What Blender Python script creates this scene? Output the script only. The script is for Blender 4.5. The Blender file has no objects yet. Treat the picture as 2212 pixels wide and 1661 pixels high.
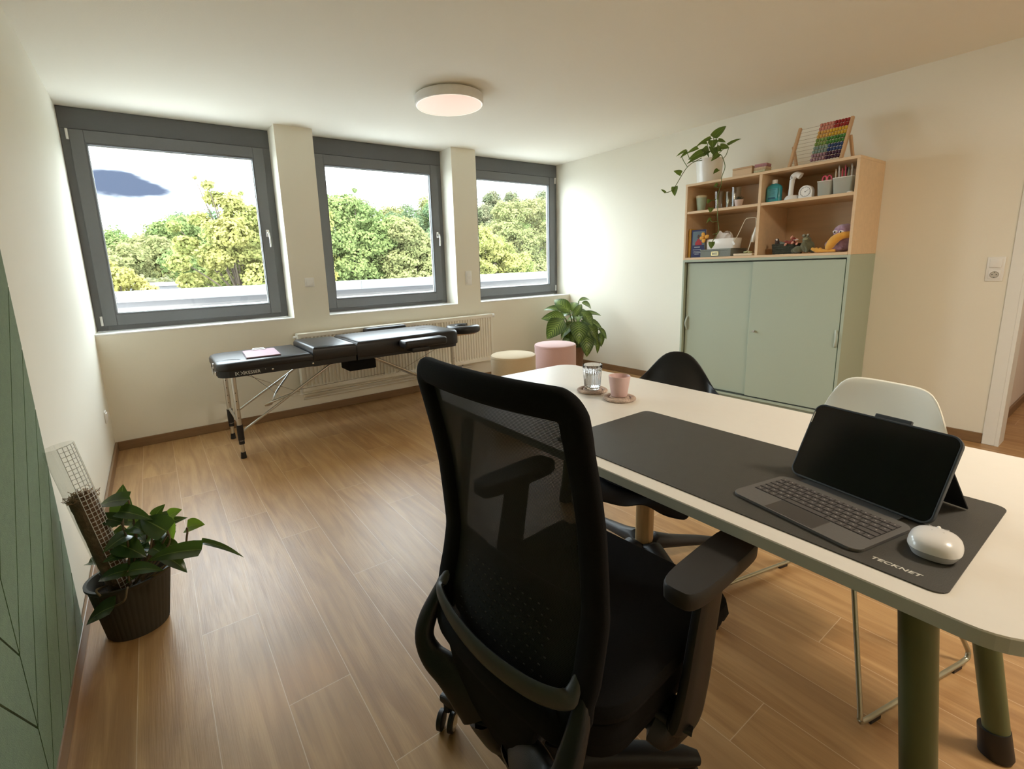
import bpy, bmesh, math, random
from mathutils import Vector, Matrix, noise
PI = math.pi
S = bpy.context.scene
COL = S.collection

# ---------------------------------------------------------------- camera
cam_d = bpy.data.cameras.new('camera'); cam = bpy.data.objects.new('camera', cam_d); COL.objects.link(cam)
S.camera = cam
CAM_F, CAM_YAW, CAM_PITCH, CAM_ROLL = 1028.81, .6086, -.1877, -.0356
cam_d.sensor_fit = 'HORIZONTAL'; cam_d.sensor_width = 36.0
cam_d.lens = CAM_F / 2212 * 36.0
cam_d.shift_x = 51.5 / 2212; cam_d.shift_y = -60.2 / 2212
cam_d.clip_start = .02; cam_d.clip_end = 400
_f = Vector((math.sin(CAM_YAW)*math.cos(CAM_PITCH), math.cos(CAM_YAW)*math.cos(CAM_PITCH), math.sin(CAM_PITCH)))
_r = Vector((math.cos(CAM_YAW), -math.sin(CAM_YAW), 0)); _u = _r.cross(_f)
_r2 = math.cos(CAM_ROLL)*_r + math.sin(CAM_ROLL)*_u; _u2 = -math.sin(CAM_ROLL)*_r + math.cos(CAM_ROLL)*_u
_m = Matrix((( _r2.x, _u2.x, -_f.x, .3688), (_r2.y, _u2.y, -_f.y, -4.4537), (_r2.z, _u2.z, -_f.z, 1.2819), (0, 0, 0, 1)))
cam.matrix_world = _m

# ---------------------------------------------------------------- view + world + lights
S.view_settings.view_transform = 'Standard'; S.view_settings.look = 'None'
S.view_settings.gamma = 1.0; S.view_settings.exposure = 1.42
S.cycles.max_bounces = 14; S.cycles.diffuse_bounces = 10; S.cycles.transparent_max_bounces = 16; S.cycles.transmission_bounces = 12
S.view_settings.use_curve_mapping = False
SKY_L = 5.1
w = bpy.data.worlds.new('sky'); S.world = w; w.use_nodes = True
nt = w.node_tree; nt.nodes.clear()
def N(nt, t, **k):
    n = nt.nodes.new(t)
    for a, b in k.items(): setattr(n, a, b)
    return n
def math_node(nt, op, a, b=None, clamp=False):
    n = N(nt, 'ShaderNodeMath', operation=op); n.use_clamp = clamp
    for i, v in enumerate((a, b)):
        if v is None: continue
        if isinstance(v, (int, float)): n.inputs[i].default_value = v
        else: nt.links.new(v, n.inputs[i])
    return n.outputs[0]
def mix_col(nt, fac, a, b, blend='MIX'):
    n = N(nt, 'ShaderNodeMix', data_type='RGBA', blend_type=blend)
    for idx, v in ((0, fac), (6, a), (7, b)):
        if isinstance(v, (int, float)): n.inputs[idx].default_value = v
        elif isinstance(v, tuple): n.inputs[idx].default_value = (*v[:3], 1)
        else: nt.links.new(v, n.inputs[idx])
    return n.outputs[2]
tc = N(nt, 'ShaderNodeTexCoord'); sep = N(nt, 'ShaderNodeSeparateXYZ'); nt.links.new(tc.outputs['Generated'], sep.inputs[0])
nz = N(nt, 'ShaderNodeTexNoise'); nz.inputs['Scale'].default_value = 14; nz.inputs['Detail'].default_value = 5
mp = N(nt, 'ShaderNodeMapping'); mp.inputs['Scale'].default_value = (1, 1, 3.5)
nt.links.new(tc.outputs['Generated'], mp.inputs[0]); nt.links.new(mp.outputs[0], nz.inputs['Vector'])
nf = math_node(nt, 'SUBTRACT', nz.outputs['Fac'], .5)
# one dark cloud bank low in the sky, stretched sideways
cz = math_node(nt, 'ADD', math_node(nt, 'MULTIPLY', sep.outputs[0], .09), sep.outputs[2])
dx = math_node(nt, 'DIVIDE', math_node(nt, 'ADD', sep.outputs[0], .028), .088)
dz = math_node(nt, 'DIVIDE', math_node(nt, 'SUBTRACT', cz, .146), .024)
d2 = math_node(nt, 'ADD', math_node(nt, 'MULTIPLY', dx, dx), math_node(nt, 'MULTIPLY', dz, dz))
d2 = math_node(nt, 'ADD', d2, math_node(nt, 'MULTIPLY', nf, 1.7))
front = math_node(nt, 'GREATER_THAN', sep.outputs[1], 0)
mk = N(nt, 'ShaderNodeMapRange', interpolation_type='SMOOTHSTEP')
nt.links.new(d2, mk.inputs[0]); mk.inputs[1].default_value = 1.9; mk.inputs[2].default_value = .45
cloud = math_node(nt, 'MULTIPLY', mk.outputs[0], front)
nz2 = N(nt, 'ShaderNodeTexNoise'); nz2.inputs['Scale'].default_value = 3
nt.links.new(tc.outputs['Generated'], nz2.inputs['Vector'])
base = mix_col(nt, nz2.outputs['Fac'], (.80, .91, 1.0), (.88, .96, 1.0))
skyc = mix_col(nt, cloud, base, (.020, .026, .040))
bg = N(nt, 'ShaderNodeBackground'); bg.inputs['Strength'].default_value = SKY_L; nt.links.new(skyc, bg.inputs[0])
wo = N(nt, 'ShaderNodeOutputWorld'); nt.links.new(bg.outputs[0], wo.inputs[0])

sun_d = bpy.data.lights.new('sun', 'SUN'); sun_d.energy = 4.0; sun_d.angle = math.radians(6); sun_d.color = (1, .95, .82)
sun = bpy.data.objects.new('sun', sun_d); COL.objects.link(sun); sun.rotation_euler = (math.radians(48), 0, math.radians(-38))
for i, (a, b) in enumerate(((0, 1.39), (1.70, 3.095), (3.40, 4.787))):
    p = bpy.data.lights.new('window_portal', 'AREA'); p.shape = 'RECTANGLE'; p.size = b-a; p.size_y = 1.55; p.cycles.is_portal = True
    o = bpy.data.objects.new('window_portal', p); COL.objects.link(o); o.location = ((a+b)/2, .42, 1.68); o.rotation_euler = (-PI/2, 0, 0)

# ---------------------------------------------------------------- materials
MATS = {}
def mat(name, col, rough=.6, metal=0, var=.06, scale=30, bump=0, bscale=None, spec=.5, coat=0, sheen=0, trans=0, ior=1.45, emit=None, estr=0, alpha=None, stretch=None, sss=0):
    if name in MATS: return MATS[name]
    m = bpy.data.materials.new(name); m.use_nodes = True; t = m.node_tree
    b = t.nodes['Principled BSDF']
    b.inputs['Roughness'].default_value = rough; b.inputs['Metallic'].default_value = metal
    b.inputs['Specular IOR Level'].default_value = spec; b.inputs['Coat Weight'].default_value = coat
    b.inputs['Sheen Weight'].default_value = sheen; b.inputs['Transmission Weight'].default_value = trans; b.inputs['IOR'].default_value = ior
    tcn = N(t, 'ShaderNodeTexCoord'); n = N(t, 'ShaderNodeTexNoise'); n.inputs['Scale'].default_value = scale; n.inputs['Detail'].default_value = 4
    vec = tcn.outputs['Object']
    if stretch:
        mpn = N(t, 'ShaderNodeMapping'); mpn.inputs['Scale'].default_value = stretch; t.links.new(vec, mpn.inputs[0]); vec = mpn.outputs[0]
    t.links.new(vec, n.inputs['Vector'])
    c = mix_col(t, n.outputs['Fac'], tuple(max(0, x*(1-var)) for x in col), tuple(min(1, x*(1+var)) for x in col))
    t.links.new(c, b.inputs['Base Color'])
    if bump:
        n2 = N(t, 'ShaderNodeTexNoise'); n2.inputs['Scale'].default_value = bscale or scale*4; n2.inputs['Detail'].default_value = 3
        t.links.new(vec, n2.inputs['Vector'])
        bp = N(t, 'ShaderNodeBump'); bp.inputs['Strength'].default_value = bump; bp.inputs['Distance'].default_value = .004
        t.links.new(n2.outputs['Fac'], bp.inputs['Height']); t.links.new(bp.outputs[0], b.inputs['Normal'])
    if emit: b.inputs['Emission Color'].default_value = (*emit, 1); b.inputs['Emission Strength'].default_value = estr
    if alpha is not None: b.inputs['Alpha'].default_value = alpha
    MATS[name] = m; return m

WALL = mat('wall_paint', (.82, .79, .69), .9, var=.015, scale=2, bump=.15, bscale=180, spec=.2)
CEIL = mat('ceiling_paint', (.84, .81, .72), .95, var=.015, scale=1.5, bump=.1, bscale=150, spec=.2)
TRIMW = mat('white_lacquer', (.80, .80, .76), .4, var=.02)
SILL = mat('sill_white', (.84, .84, .82), .35, var=.02)
GREYF = mat('window_grey', (.15, .155, .16), .5, var=.05, scale=60)
GREYC = mat('window_casing_grey', (.12, .125, .13), .55, var=.05, scale=60)
SEAL = mat('glazing_spacer', (.55, .55, .52), .4, .4)
CHROME = mat('brushed_steel', (.72, .72, .72), .25, 1, var=.04)
ALU = mat('aluminium_tube', (.62, .60, .55), .32, 1, var=.06)
PLW = mat('white_plastic', (.82, .82, .80), .35, var=.015)
PLB = mat('black_plastic', (.012, .012, .013), .45, var=.15)
PLB2 = mat('dark_grey_plastic', (.011, .011, .012), .48, var=.1, bump=.1, bscale=500)
FABB = mat('black_fabric', (.006, .006, .0065), .95, var=.25, scale=300, bump=.4, bscale=900, sheen=.0, spec=.25)
VINYL = mat('black_vinyl', (.014, .014, .016), .36, var=.2, scale=20, bump=.12, bscale=160)
BIRCH = mat('birch_board', (.70, .52, .33), .55, var=.10, scale=6, stretch=(6, .6, 6), bump=.05)
WOODL = mat('light_wood', (.58, .38, .22), .5, var=.12, scale=12, stretch=(1, 1, .15))
SAGE = mat('sage_green_board', (.40, .46, .365), .55, var=.03, scale=200)
SAGED = mat('sage_green_edge', (.33, .38, .30), .5, var=.04)
DESKT = mat('desk_laminate', (.78, .745, .68), .38, var=.02, scale=40, spec=.45)
DESKE = mat('desk_edge_grey', (.44, .46, .41), .55, var=.04)
OLIVE = mat('olive_lacquer', (.105, .125, .055), .38, var=.08, scale=15)
BEIGEF = mat('beige_felt', (.62, .50, .33), .95, var=.06, scale=120, bump=.3, bscale=500, sheen=.3)
PINKF = mat('pink_felt', (.66, .44, .43), .95, var=.05, scale=120, bump=.3, bscale=500, sheen=.3)
PINKC = mat('pink_ceramic', (.72, .51, .50), .5, var=.04)
MATB = mat('desk_mat_leather', (.058, .054, .046), .55, var=.12, scale=25, bump=.25, bscale=500, spec=.45)
ROPE = mat('rope_wool', (.58, .46, .39), .95, var=.5, scale=45, bump=.5, bscale=400)
LAPG = mat('keyboard_case_grey', (.115, .108, .10), .6, var=.08, scale=200)
KEYG = mat('key_grey', (.075, .066, .062), .6, var=.06, scale=200)
KEYE = mat('key_gap_dark', (.02, .017, .016), .7)
SCRN = mat('screen_glass', (.006, .006, .007), .12, var=.1, spec=.5)
SLATE = mat('case_blue_grey', (.055, .065, .078), .5, var=.1)
TERRA = mat('woven_brown_pot', (.20, .105, .06), .8, var=.3, scale=40, bump=.5, bscale=120)
BPOT = mat('dark_ribbed_pot', (.045, .040, .028), .6, var=.15, scale=20)
SOIL = mat('soil', (.02, .013, .008), 1, var=.5, scale=60, bump=1, bscale=150)
COIR = mat('coir_fibre', (.16, .095, .055), 1, var=.75, scale=55, bump=1, bscale=120)
WPOT = mat('white_ceramic_pot', (.80, .78, .74), .3, var=.02, coat=.3)
BASEB = mat('baseboard_oak', (.23, .135, .065), .42, var=.2, scale=8, stretch=(1, 1, 8))
RADW = mat('radiator_white', (.84, .82, .74), .4, var=.02)

def leaf_mat(name, a, b, rough=.35, stripes=0, trans=.25, c=None):
    m = bpy.data.materials.new(name); m.use_nodes = True; t = m.node_tree; t.nodes.clear()
    uv = N(t, 'ShaderNodeUVMap'); sp = N(t, 'ShaderNodeSeparateXYZ'); t.links.new(uv.outputs[0], sp.inputs[0])
    av = math_node(t, 'ABSOLUTE', math_node(t, 'SUBTRACT', math_node(t, 'MULTIPLY', sp.outputs[1], 2.0), 1.0))
    g = N(t, 'ShaderNodeNewGeometry'); rnd = g.outputs['Random Per Island']
    col = mix_col(t, rnd, a, b)
    if stripes:
        ph = math_node(t, 'MULTIPLY', math_node(t, 'SUBTRACT', sp.outputs[0], math_node(t, 'MULTIPLY', av, .30)), 62.0)
        st = math_node(t, 'ADD', math_node(t, 'MULTIPLY', math_node(t, 'SINE', ph), .5), .5)
        st = math_node(t, 'MULTIPLY', st, math_node(t, 'SUBTRACT', 1.05, av, True))
        ns = N(t, 'ShaderNodeTexNoise'); ns.inputs['Scale'].default_value = 25; t.links.new(uv.outputs[0], ns.inputs['Vector'])
        st = math_node(t, 'MULTIPLY', st, math_node(t, 'ADD', ns.outputs['Fac'], .45), True)
        col = mix_col(t, st, col, c)
    mid = math_node(t, 'LESS_THAN', av, .045)
    col = mix_col(t, math_node(t, 'MULTIPLY', mid, .5), col, (.25, .34, .10))
    p = N(t, 'ShaderNodeBsdfPrincipled'); p.inputs['Roughness'].default_value = rough; t.links.new(col, p.inputs['Base Color'])
    tr = N(t, 'ShaderNodeBsdfTranslucent'); t.links.new(mix_col(t, .5, col, (.35, .55, .05), 'MULTIPLY'), tr.inputs[0])
    t.links.new(mix_col(t, .45, col, (.45, .65, .05)), tr.inputs[0])
    mx = N(t, 'ShaderNodeMixShader'); mx.inputs[0].default_value = trans
    o = N(t, 'ShaderNodeOutputMaterial'); t.links.new(p.outputs[0], mx.inputs[1]); t.links.new(tr.outputs[0], mx.inputs[2]); t.links.new(mx.outputs[0], o.inputs[0])
    return m
LEAFP = leaf_mat('pothos_leaf', (.010, .034, .014), (.028, .068, .016), .25, trans=.15)
LEAFY = leaf_mat('pothos_young_leaf', (.06, .15, .012), (.11, .22, .02), .35, trans=.4)
LEAFH = leaf_mat('philodendron_leaf', (.035, .075, .010), (.08, .125, .02), .4)
LEAFD = leaf_mat('dumbcane_leaf', (.006, .026, .007), (.016, .048, .010), .3, 1, .15, (.30, .42, .10))
STEMG = mat('green_stem', (.12, .17, .05), .6, var=.2)
STEMB = mat('woody_stem', (.14, .10, .05), .7, var=.2)

def tree_leaf(name, a, b, c):
    m = bpy.data.materials.new(name); m.use_nodes = True; t = m.node_tree; t.nodes.clear()
    g = N(t, 'ShaderNodeNewGeometry'); tcn = N(t, 'ShaderNodeTexCoord')
    n = N(t, 'ShaderNodeTexNoise'); n.inputs['Scale'].default_value = .55; n.inputs['Detail'].default_value = 3; t.links.new(tcn.outputs['Object'], n.inputs['Vector'])
    mr = N(t, 'ShaderNodeMapRange'); t.links.new(n.outputs['Fac'], mr.inputs[0]); mr.inputs[1].default_value = .38; mr.inputs[2].default_value = .62
    col = mix_col(t, g.outputs['Random Per Island'], a, b)
    col = mix_col(t, math_node(t, 'MULTIPLY', mr.outputs[0], .7), col, c)
    d = N(t, 'ShaderNodeBsdfDiffuse'); t.links.new(col, d.inputs[0])
    tr = N(t, 'ShaderNodeBsdfTranslucent'); t.links.new(col, tr.inputs[0])
    mx = N(t, 'ShaderNodeMixShader'); mx.inputs[0].default_value = .42
    o = N(t, 'ShaderNodeOutputMaterial'); t.links.new(d.outputs[0], mx.inputs[1]); t.links.new(tr.outputs[0], mx.inputs[2]); t.links.new(mx.outputs[0], o.inputs[0])
    return m

def glass_thin(name, tint=(1, 1, 1), refl=.06):
    m = bpy.data.materials.new(name); m.use_nodes = True; t = m.node_tree; t.nodes.clear()
    tr = N(t, 'ShaderNodeBsdfTransparent'); tr.inputs[0].default_value = (*tint, 1)
    gl = N(t, 'ShaderNodeBsdfGlossy'); gl.inputs['Roughness'].default_value = .02
    lw = N(t, 'ShaderNodeLayerWeight'); lw.inputs[0].default_value = .5
    mx = N(t, 'ShaderNodeMixShader'); t.links.new(math_node(t, 'ADD', math_node(t, 'MULTIPLY', math_node(t, 'POWER', lw.outputs['Facing'], 5.0), .5), refl), mx.inputs[0])
    o = N(t, 'ShaderNodeOutputMaterial'); t.links.new(tr.outputs[0], mx.inputs[1]); t.links.new(gl.outputs[0], mx.inputs[2]); t.links.new(mx.outputs[0], o.inputs[0])
    return m
PANE = glass_thin('window_pane', (.97, .985, .98), .02)
CLEARP = glass_thin('clear_plastic', (.90, .91, .89), .07)
GLASS = bpy.data.materials.new('drinking_glass'); GLASS.use_nodes = True
_b = GLASS.node_tree.nodes['Principled BSDF']; _b.inputs['Transmission Weight'].default_value = 1; _b.inputs['Roughness'].default_value = .02; _b.inputs['IOR'].default_value = 1.46

def mesh_fabric():
    m = bpy.data.materials.new('chair_mesh_fabric'); m.use_nodes = True; t = m.node_tree; t.nodes.clear()
    tcn = N(t, 'ShaderNodeTexCoord'); sp = N(t, 'ShaderNodeSeparateXYZ'); t.links.new(tcn.outputs['Object'], sp.inputs[0])
    a = math_node(t, 'SINE', math_node(t, 'MULTIPLY', sp.outputs[1], 2600.0)); b = math_node(t, 'SINE', math_node(t, 'MULTIPLY', sp.outputs[2], 2100.0))
    f = math_node(t, 'MULTIPLY', math_node(t, 'ADD', math_node(t, 'MULTIPLY', a, .5), .5), math_node(t, 'ADD', math_node(t, 'MULTIPLY', b, .5), .5))
    d = N(t, 'ShaderNodeBsdfPrincipled'); d.inputs['Base Color'].default_value = (.008, .008, .009, 1); d.inputs['Roughness'].default_value = .8
    tr = N(t, 'ShaderNodeBsdfTransparent'); mx = N(t, 'ShaderNodeMixShader')
    lw = N(t, 'ShaderNodeLayerWeight'); lw.inputs[0].default_value = .5      # seen at a slant the threads close up
    f = math_node(t, 'MULTIPLY', f, math_node(t, 'POWER', math_node(t, 'SUBTRACT', 1.0, lw.outputs['Facing'], True), 1.4))
    t.links.new(math_node(t, 'ADD', math_node(t, 'MULTIPLY', f, .36), .004), mx.inputs[0])
    o = N(t, 'ShaderNodeOutputMaterial'); t.links.new(d.outputs[0], mx.inputs[1]); t.links.new(tr.outputs[0], mx.inputs[2]); t.links.new(mx.outputs[0], o.inputs[0])
    return m
MESHF = mesh_fabric()

def floor_mat():
    m = bpy.data.materials.new('oak_vinyl_planks'); m.use_nodes = True; t = m.node_tree; p = t.nodes['Principled BSDF']
    tcn = N(t, 'ShaderNodeTexCoord'); sp = N(t, 'ShaderNodeSeparateXYZ'); t.links.new(tcn.outputs['Object'], sp.inputs[0])
    u = math_node(t, 'DIVIDE', math_node(t, 'SUBTRACT', sp.outputs[0], .355), .188)
    col = math_node(t, 'FLOOR', u); fu = math_node(t, 'SUBTRACT', u, col)
    wn = N(t, 'ShaderNodeTexWhiteNoise', noise_dimensions='1D'); t.links.new(col, wn.inputs['W'])
    v = math_node(t, 'ADD', math_node(t, 'DIVIDE', sp.outputs[1], 1.337), math_node(t, 'ADD', math_node(t, 'MULTIPLY', math_node(t, 'MODULO', math_node(t, 'ADD', col, 40.0), 3.0), .37), -.06-.37))
    row = math_node(t, 'FLOOR', v); fv = math_node(t, 'SUBTRACT', v, row)
    cb = N(t, 'ShaderNodeCombineXYZ'); t.links.new(col, cb.inputs[0]); t.links.new(row, cb.inputs[1])
    wn2 = N(t, 'ShaderNodeTexWhiteNoise', noise_dimensions='2D'); t.links.new(cb.outputs[0], wn2.inputs['Vector'])
    # grain, shifted per plank
    va = N(t, 'ShaderNodeVectorMath', operation='MULTIPLY_ADD'); t.links.new(wn2.outputs['Color'], va.inputs[0]); va.inputs[1].default_value = (9, 9, 9); t.links.new(tcn.outputs['Object'], va.inputs[2])
    def grain(sx, sy, sc, det=5, dist=0):
        mpn = N(t, 'ShaderNodeMapping'); mpn.inputs['Scale'].default_value = (sx, sy, 1); t.links.new(va.outputs[0], mpn.inputs[0])
        n = N(t, 'ShaderNodeTexNoise'); n.inputs['Scale'].default_value = sc; n.inputs['Detail'].default_value = det; n.inputs['Distortion'].default_value = dist
        t.links.new(mpn.outputs[0], n.inputs['Vector']); return n.outputs['Fac']
    g1 = grain(6, .55, 3.0, 6, 1.2); g2 = grain(60, 1.6, 4, 4); g3 = grain(1.6, .6, 2.2, 3, .6)
    def mr(x, a, b):
        n = N(t, 'ShaderNodeMapRange', interpolation_type='SMOOTHSTEP'); t.links.new(x, n.inputs[0]); n.inputs[1].default_value = a; n.inputs[2].default_value = b; return n.outputs[0]
    c = mix_col(t, mr(g1, .28, .74), (.33, .168, .058), (.50, .295, .122))
    c = mix_col(t, math_node(t, 'MULTIPLY', mr(g2, .45, .75), .20), c, (.23, .125, .055))
    c = mix_col(t, math_node(t, 'MULTIPLY', mr(g3, .5, .72), .35), c, (.25, .135, .06))
    c = mix_col(t, math_node(t, 'MULTIPLY', wn2.outputs['Value'], .28), c, (.54, .35, .17))
    eu = math_node(t, 'MINIMUM', fu, math_node(t, 'SUBTRACT', 1.0, fu)); ev = math_node(t, 'MINIMUM', fv, math_node(t, 'SUBTRACT', 1.0, fv))
    ed = math_node(t, 'MINIMUM', math_node(t, 'MULTIPLY', eu, .188), math_node(t, 'MULTIPLY', ev, 1.337))
    sm = math_node(t, 'LESS_THAN', ed, .0011)
    c = mix_col(t, math_node(t, 'MULTIPLY', sm, .55), c, (.74, .58, .40))  # pale seams: glint of the plank bevels painted into the colour
    t.links.new(c, p.inputs['Base Color'])
    t.links.new(math_node(t, 'ADD', math_node(t, 'MULTIPLY', g2, .18), .30), p.inputs['Roughness'])
    p.inputs['Specular IOR Level'].default_value = .6
    bp = N(t, 'ShaderNodeBump'); bp.inputs['Strength'].default_value = .18; bp.inputs['Distance'].default_value = .002
    t.links.new(math_node(t, 'ADD', g2, math_node(t, 'MULTIPLY', sm, -1.5)), bp.inputs['Height']); t.links.new(bp.outputs[0], p.inputs['Normal'])
    return m
FLOOR = floor_mat()

# ---------------------------------------------------------------- mesh helpers
def V(*a): return Vector(a if len(a) > 1 else a[0])
class B:
    def __init__(s): s.bm = bmesh.new(); s.uv = s.bm.loops.layers.uv.new('UVMap')
    def box(s, x0, x1, y0, y1, z0, z1, bev=0, seg=2, rot=None, pivot=None, only=None):
        g = bmesh.ops.create_cube(s.bm, size=1)['verts']
        for v in g: v.co = Vector((x0+(v.co.x+.5)*(x1-x0), y0+(v.co.y+.5)*(y1-y0), z0+(v.co.z+.5)*(z1-z0)))
        es = list({e for v in g for e in v.link_edges})
        if only == 'z': es = [e for e in es if abs(e.verts[0].co.z-e.verts[1].co.z) > 1e-6]
        if bev: 
            r = bmesh.ops.bevel(s.bm, geom=es, offset=bev, segments=seg, affect='EDGES', profile=.5)
            g = list({v for f in r['faces'] for v in f.verts} | set(v for v in g if v.is_valid))
        if rot is not None:
            pv = Vector(pivot) if pivot else Vector(((x0+x1)/2, (y0+y1)/2, (z0+z1)/2))
            for v in g: v.co = pv + rot @ (v.co-pv)
        return s
    def cbox(s, c, size, bev=0, seg=2, rot=None):
        c = Vector(c); h = Vector(size)/2
        return s.box(c.x-h.x, c.x+h.x, c.y-h.y, c.y+h.y, c.z-h.z, c.z+h.z, bev, seg, rot)
    def rings(s, rings, closed=False, cap=True, ring_closed=True):
        vs = [[s.bm.verts.new(p) for p in r] for r in rings]; n = len(vs[0]); L = len(vs)
        for i in range(L if closed else L-1):
            a, b = vs[i], vs[(i+1) % L]
            for j in range(n if ring_closed else n-1):
                k = (j+1) % n
                try: s.bm.faces.new((a[j], a[k], b[k], b[j]))
                except ValueError: pass
        if cap and not closed and ring_closed:
            s.bm.faces.new(vs[0][::-1]); s.bm.faces.new(vs[-1])
        return vs
    def sweep(s, pts, a, b=None, up=(0, 0, 1), seg=12, closed=False, power=2.0, cap=True):
        pts = [Vector(p) for p in pts]; n = len(pts); up = Vector(up); R = []
        for i, p in enumerate(pts):
            if closed: t = pts[(i+1) % n]-pts[i-1]
            else: t = pts[min(i+1, n-1)]-pts[max(i-1, 0)]
            t.normalize(); u = up
            if abs(t.dot(u)) > .985: u = Vector((1, 0, 0)) if abs(t.x) < .9 else Vector((0, 1, 0))
            sd = t.cross(u).normalized(); un = sd.cross(t).normalized()
            ra = a[i] if isinstance(a, (list, tuple)) else a
            rb = ra if b is None else (b[i] if isinstance(b, (list, tuple)) else b)
            ring = []
            for k in range(seg):
                th = 2*PI*k/seg; c, q = math.cos(th), math.sin(th)
                c = math.copysign(abs(c)**(2/power), c); q = math.copysign(abs(q)**(2/power), q)
                ring.append(p+sd*(ra*c)+un*(rb*q))
            R.append(ring)
        s.rings(R, closed, cap); return s
    def lathe(s, prof, c=(0, 0, 0), seg=32, cap=False, sx=1, sy=1, ripple=None):
        c = Vector(c); R = []
        for r, z in prof:
            R.append([c+Vector((sx*r*math.cos(2*PI*k/seg), sy*r*math.sin(2*PI*k/seg), z)) for k in range(seg)])
        s.rings(R, False, cap); return s
    def prism(s, poly, z0, z1, bev=0):
        lo = [s.bm.verts.new((x, y, z0)) for x, y in poly]; hi = [s.bm.verts.new((x, y, z1)) for x, y in poly]
        n = len(poly); s.bm.faces.new(lo[::-1]); tf = s.bm.faces.new(hi)
        for i in range(n): s.bm.faces.new((lo[i], lo[(i+1) % n], hi[(i+1) % n], hi[i]))
        if bev: bmesh.ops.bevel(s.bm, geom=list(tf.edges), offset=bev, segments=2, affect='EDGES', profile=.5)
        return s
    def sphere(s, c, r, sx=1, sy=1, sz=1, u=16, v=10, rot=None):
        g = bmesh.ops.create_uvsphere(s.bm, u_segments=u, v_segments=v, radius=r)['verts']
        for x in g:
            p = Vector((x.co.x*sx, x.co.y*sy, x.co.z*sz)); x.co = Vector(c)+(rot @ p if rot is not None else p)
        return s
    def leaf(s, base, tip, wd, n=(0, 0, 1), shape='heart', fold=.18, arch=.08, nt_=9, nu=5):
        base, tip = Vector(base), Vector(tip); a = tip-base; L = a.length; 
        if L < 1e-5: return s
        t_ = a.normalized(); n = Vector(n); sd = t_.cross(n)
        if sd.length < .05: sd = t_.cross(Vector((1, 0, 0)))
        sd.normalize(); nn = sd.cross(t_).normalized(); G = []
        for i in range(nt_+1):
            t = i/nt_
            if shape == 'heart': pr = (max(t, 0)**.33)*(max(1-t, 0)**.95)/.60 if 0 < t < 1 else 0
            else: pr = math.sin(PI*t**.85)**.8 if 0 < t < 1 else 0
            pr = min(pr, 1.0); row = []
            for j in range(nu):
                u = -1+2*j/(nu-1)
                back = -.20*L*abs(u)*(1-t)**4*(1 if t > 0 else 0) if shape == 'heart' else 0
                row.append(s.bm.verts.new(base+t_*(t*L+back)+sd*(u*pr*wd/2)+nn*(fold*abs(u)*pr*wd + arch*L*4*t*(1-t)*.5 - arch*L*t*t)))
            G.append(row)
        for i in range(nt_):
            for j in range(nu-1):
                q = (G[i][j], G[i][j+1], G[i+1][j+1], G[i+1][j])
                f = s.bm.faces.new(q); f.smooth = True
                for l, (ti, uj) in zip(f.loops, ((i, j), (i, j+1), (i+1, j+1), (i+1, j))): l[s.uv].uv = (ti/nt_, uj/(nu-1))
        return s
    def obj(s, name, m, parent=None, smooth=False, loc=None, mods=()):
        if smooth != 'leaf': bmesh.ops.recalc_face_normals(s.bm, faces=s.bm.faces)
        me = bpy.data.meshes.new(name); s.bm.to_mesh(me); s.bm.free()
        if smooth:
            for p in me.polygons: p.use_smooth = True
            if smooth is True: me.set_sharp_from_angle(angle=math.radians(42))
        me.materials.append(m)
        o = bpy.data.objects.new(name, me); COL.objects.link(o)
        if parent is not None: o.parent = parent
        if loc: o.location = loc
        for md in mods: md(o)
        return o
def subsurf(l=1):
    def f(o): m = o.modifiers.new('smooth', 'SUBSURF'); m.levels = l; m.render_levels = l
    return f
def solid(t, off=0):
    def f(o): m = o.modifiers.new('thickness', 'SOLIDIFY'); m.thickness = t; m.offset = off
    return f
def tag(o, label, cat=None, group=None, kind=None):
    o['label'] = label
    if cat: o['category'] = cat
    if group: o['group'] = group
    if kind: o['kind'] = kind
    return o
def thing(name, label, cat, loc=(0, 0, 0), rz=0, group=None):
    o = bpy.data.objects.new(name, None); COL.objects.link(o); o.location = loc; o.rotation_euler = (0, 0, rz); o.empty_display_size = .1
    return tag(o, label, cat, group)
def struct(o): o['kind'] = 'structure'; return o
def spline(pts, n=6, closed=False):
    P = [Vector(p) for p in pts]; out = []; L = len(P)
    for i in range(L if closed else L-1):
        if closed: a, b, c, d = P[i-1], P[i], P[(i+1) % L], P[(i+2) % L]
        else: a, b, c, d = P[max(i-1, 0)], P[i], P[i+1], P[min(i+2, L-1)]
        for k in range(n):
            t = k/n
            out.append(.5*((2*b)+(c-a)*t+(2*a-5*b+4*c-d)*t*t+(3*b-a-3*c+d)*t**3))
    if not closed: out.append(P[-1])
    return out
def lerpl(keys, n):
    out = []
    for i in range(n):
        t = i/(n-1)*(len(keys)-1); k = min(int(t), len(keys)-2); out.append(keys[k]+(keys[k+1]-keys[k])*(t-k))
    return out
def text_mesh(name, body, size, m, parent, mat4, extrude=.0004, shear=0, spacing=1, bold=0, xs=1):
    c = bpy.data.curves.new(name, 'FONT'); c.body = body; c.size = size; c.extrude = extrude; c.shear = shear; c.space_character = spacing; c.offset = bold
    o = bpy.data.objects.new(name, c); COL.objects.link(o); bpy.context.view_layer.update()
    me = bpy.data.meshes.new_from_object(o.evaluated_get(bpy.context.evaluated_depsgraph_get()))
    bpy.data.objects.remove(o); bpy.data.curves.remove(c)
    me.transform(mat4 @ Matrix.Diagonal((xs, 1, 1, 1))); me.materials.clear(); me.materials.append(m)
    r = bpy.data.objects.new(name, me); COL.objects.link(r)
    if parent is not None: r.parent = parent
    return r
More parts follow.
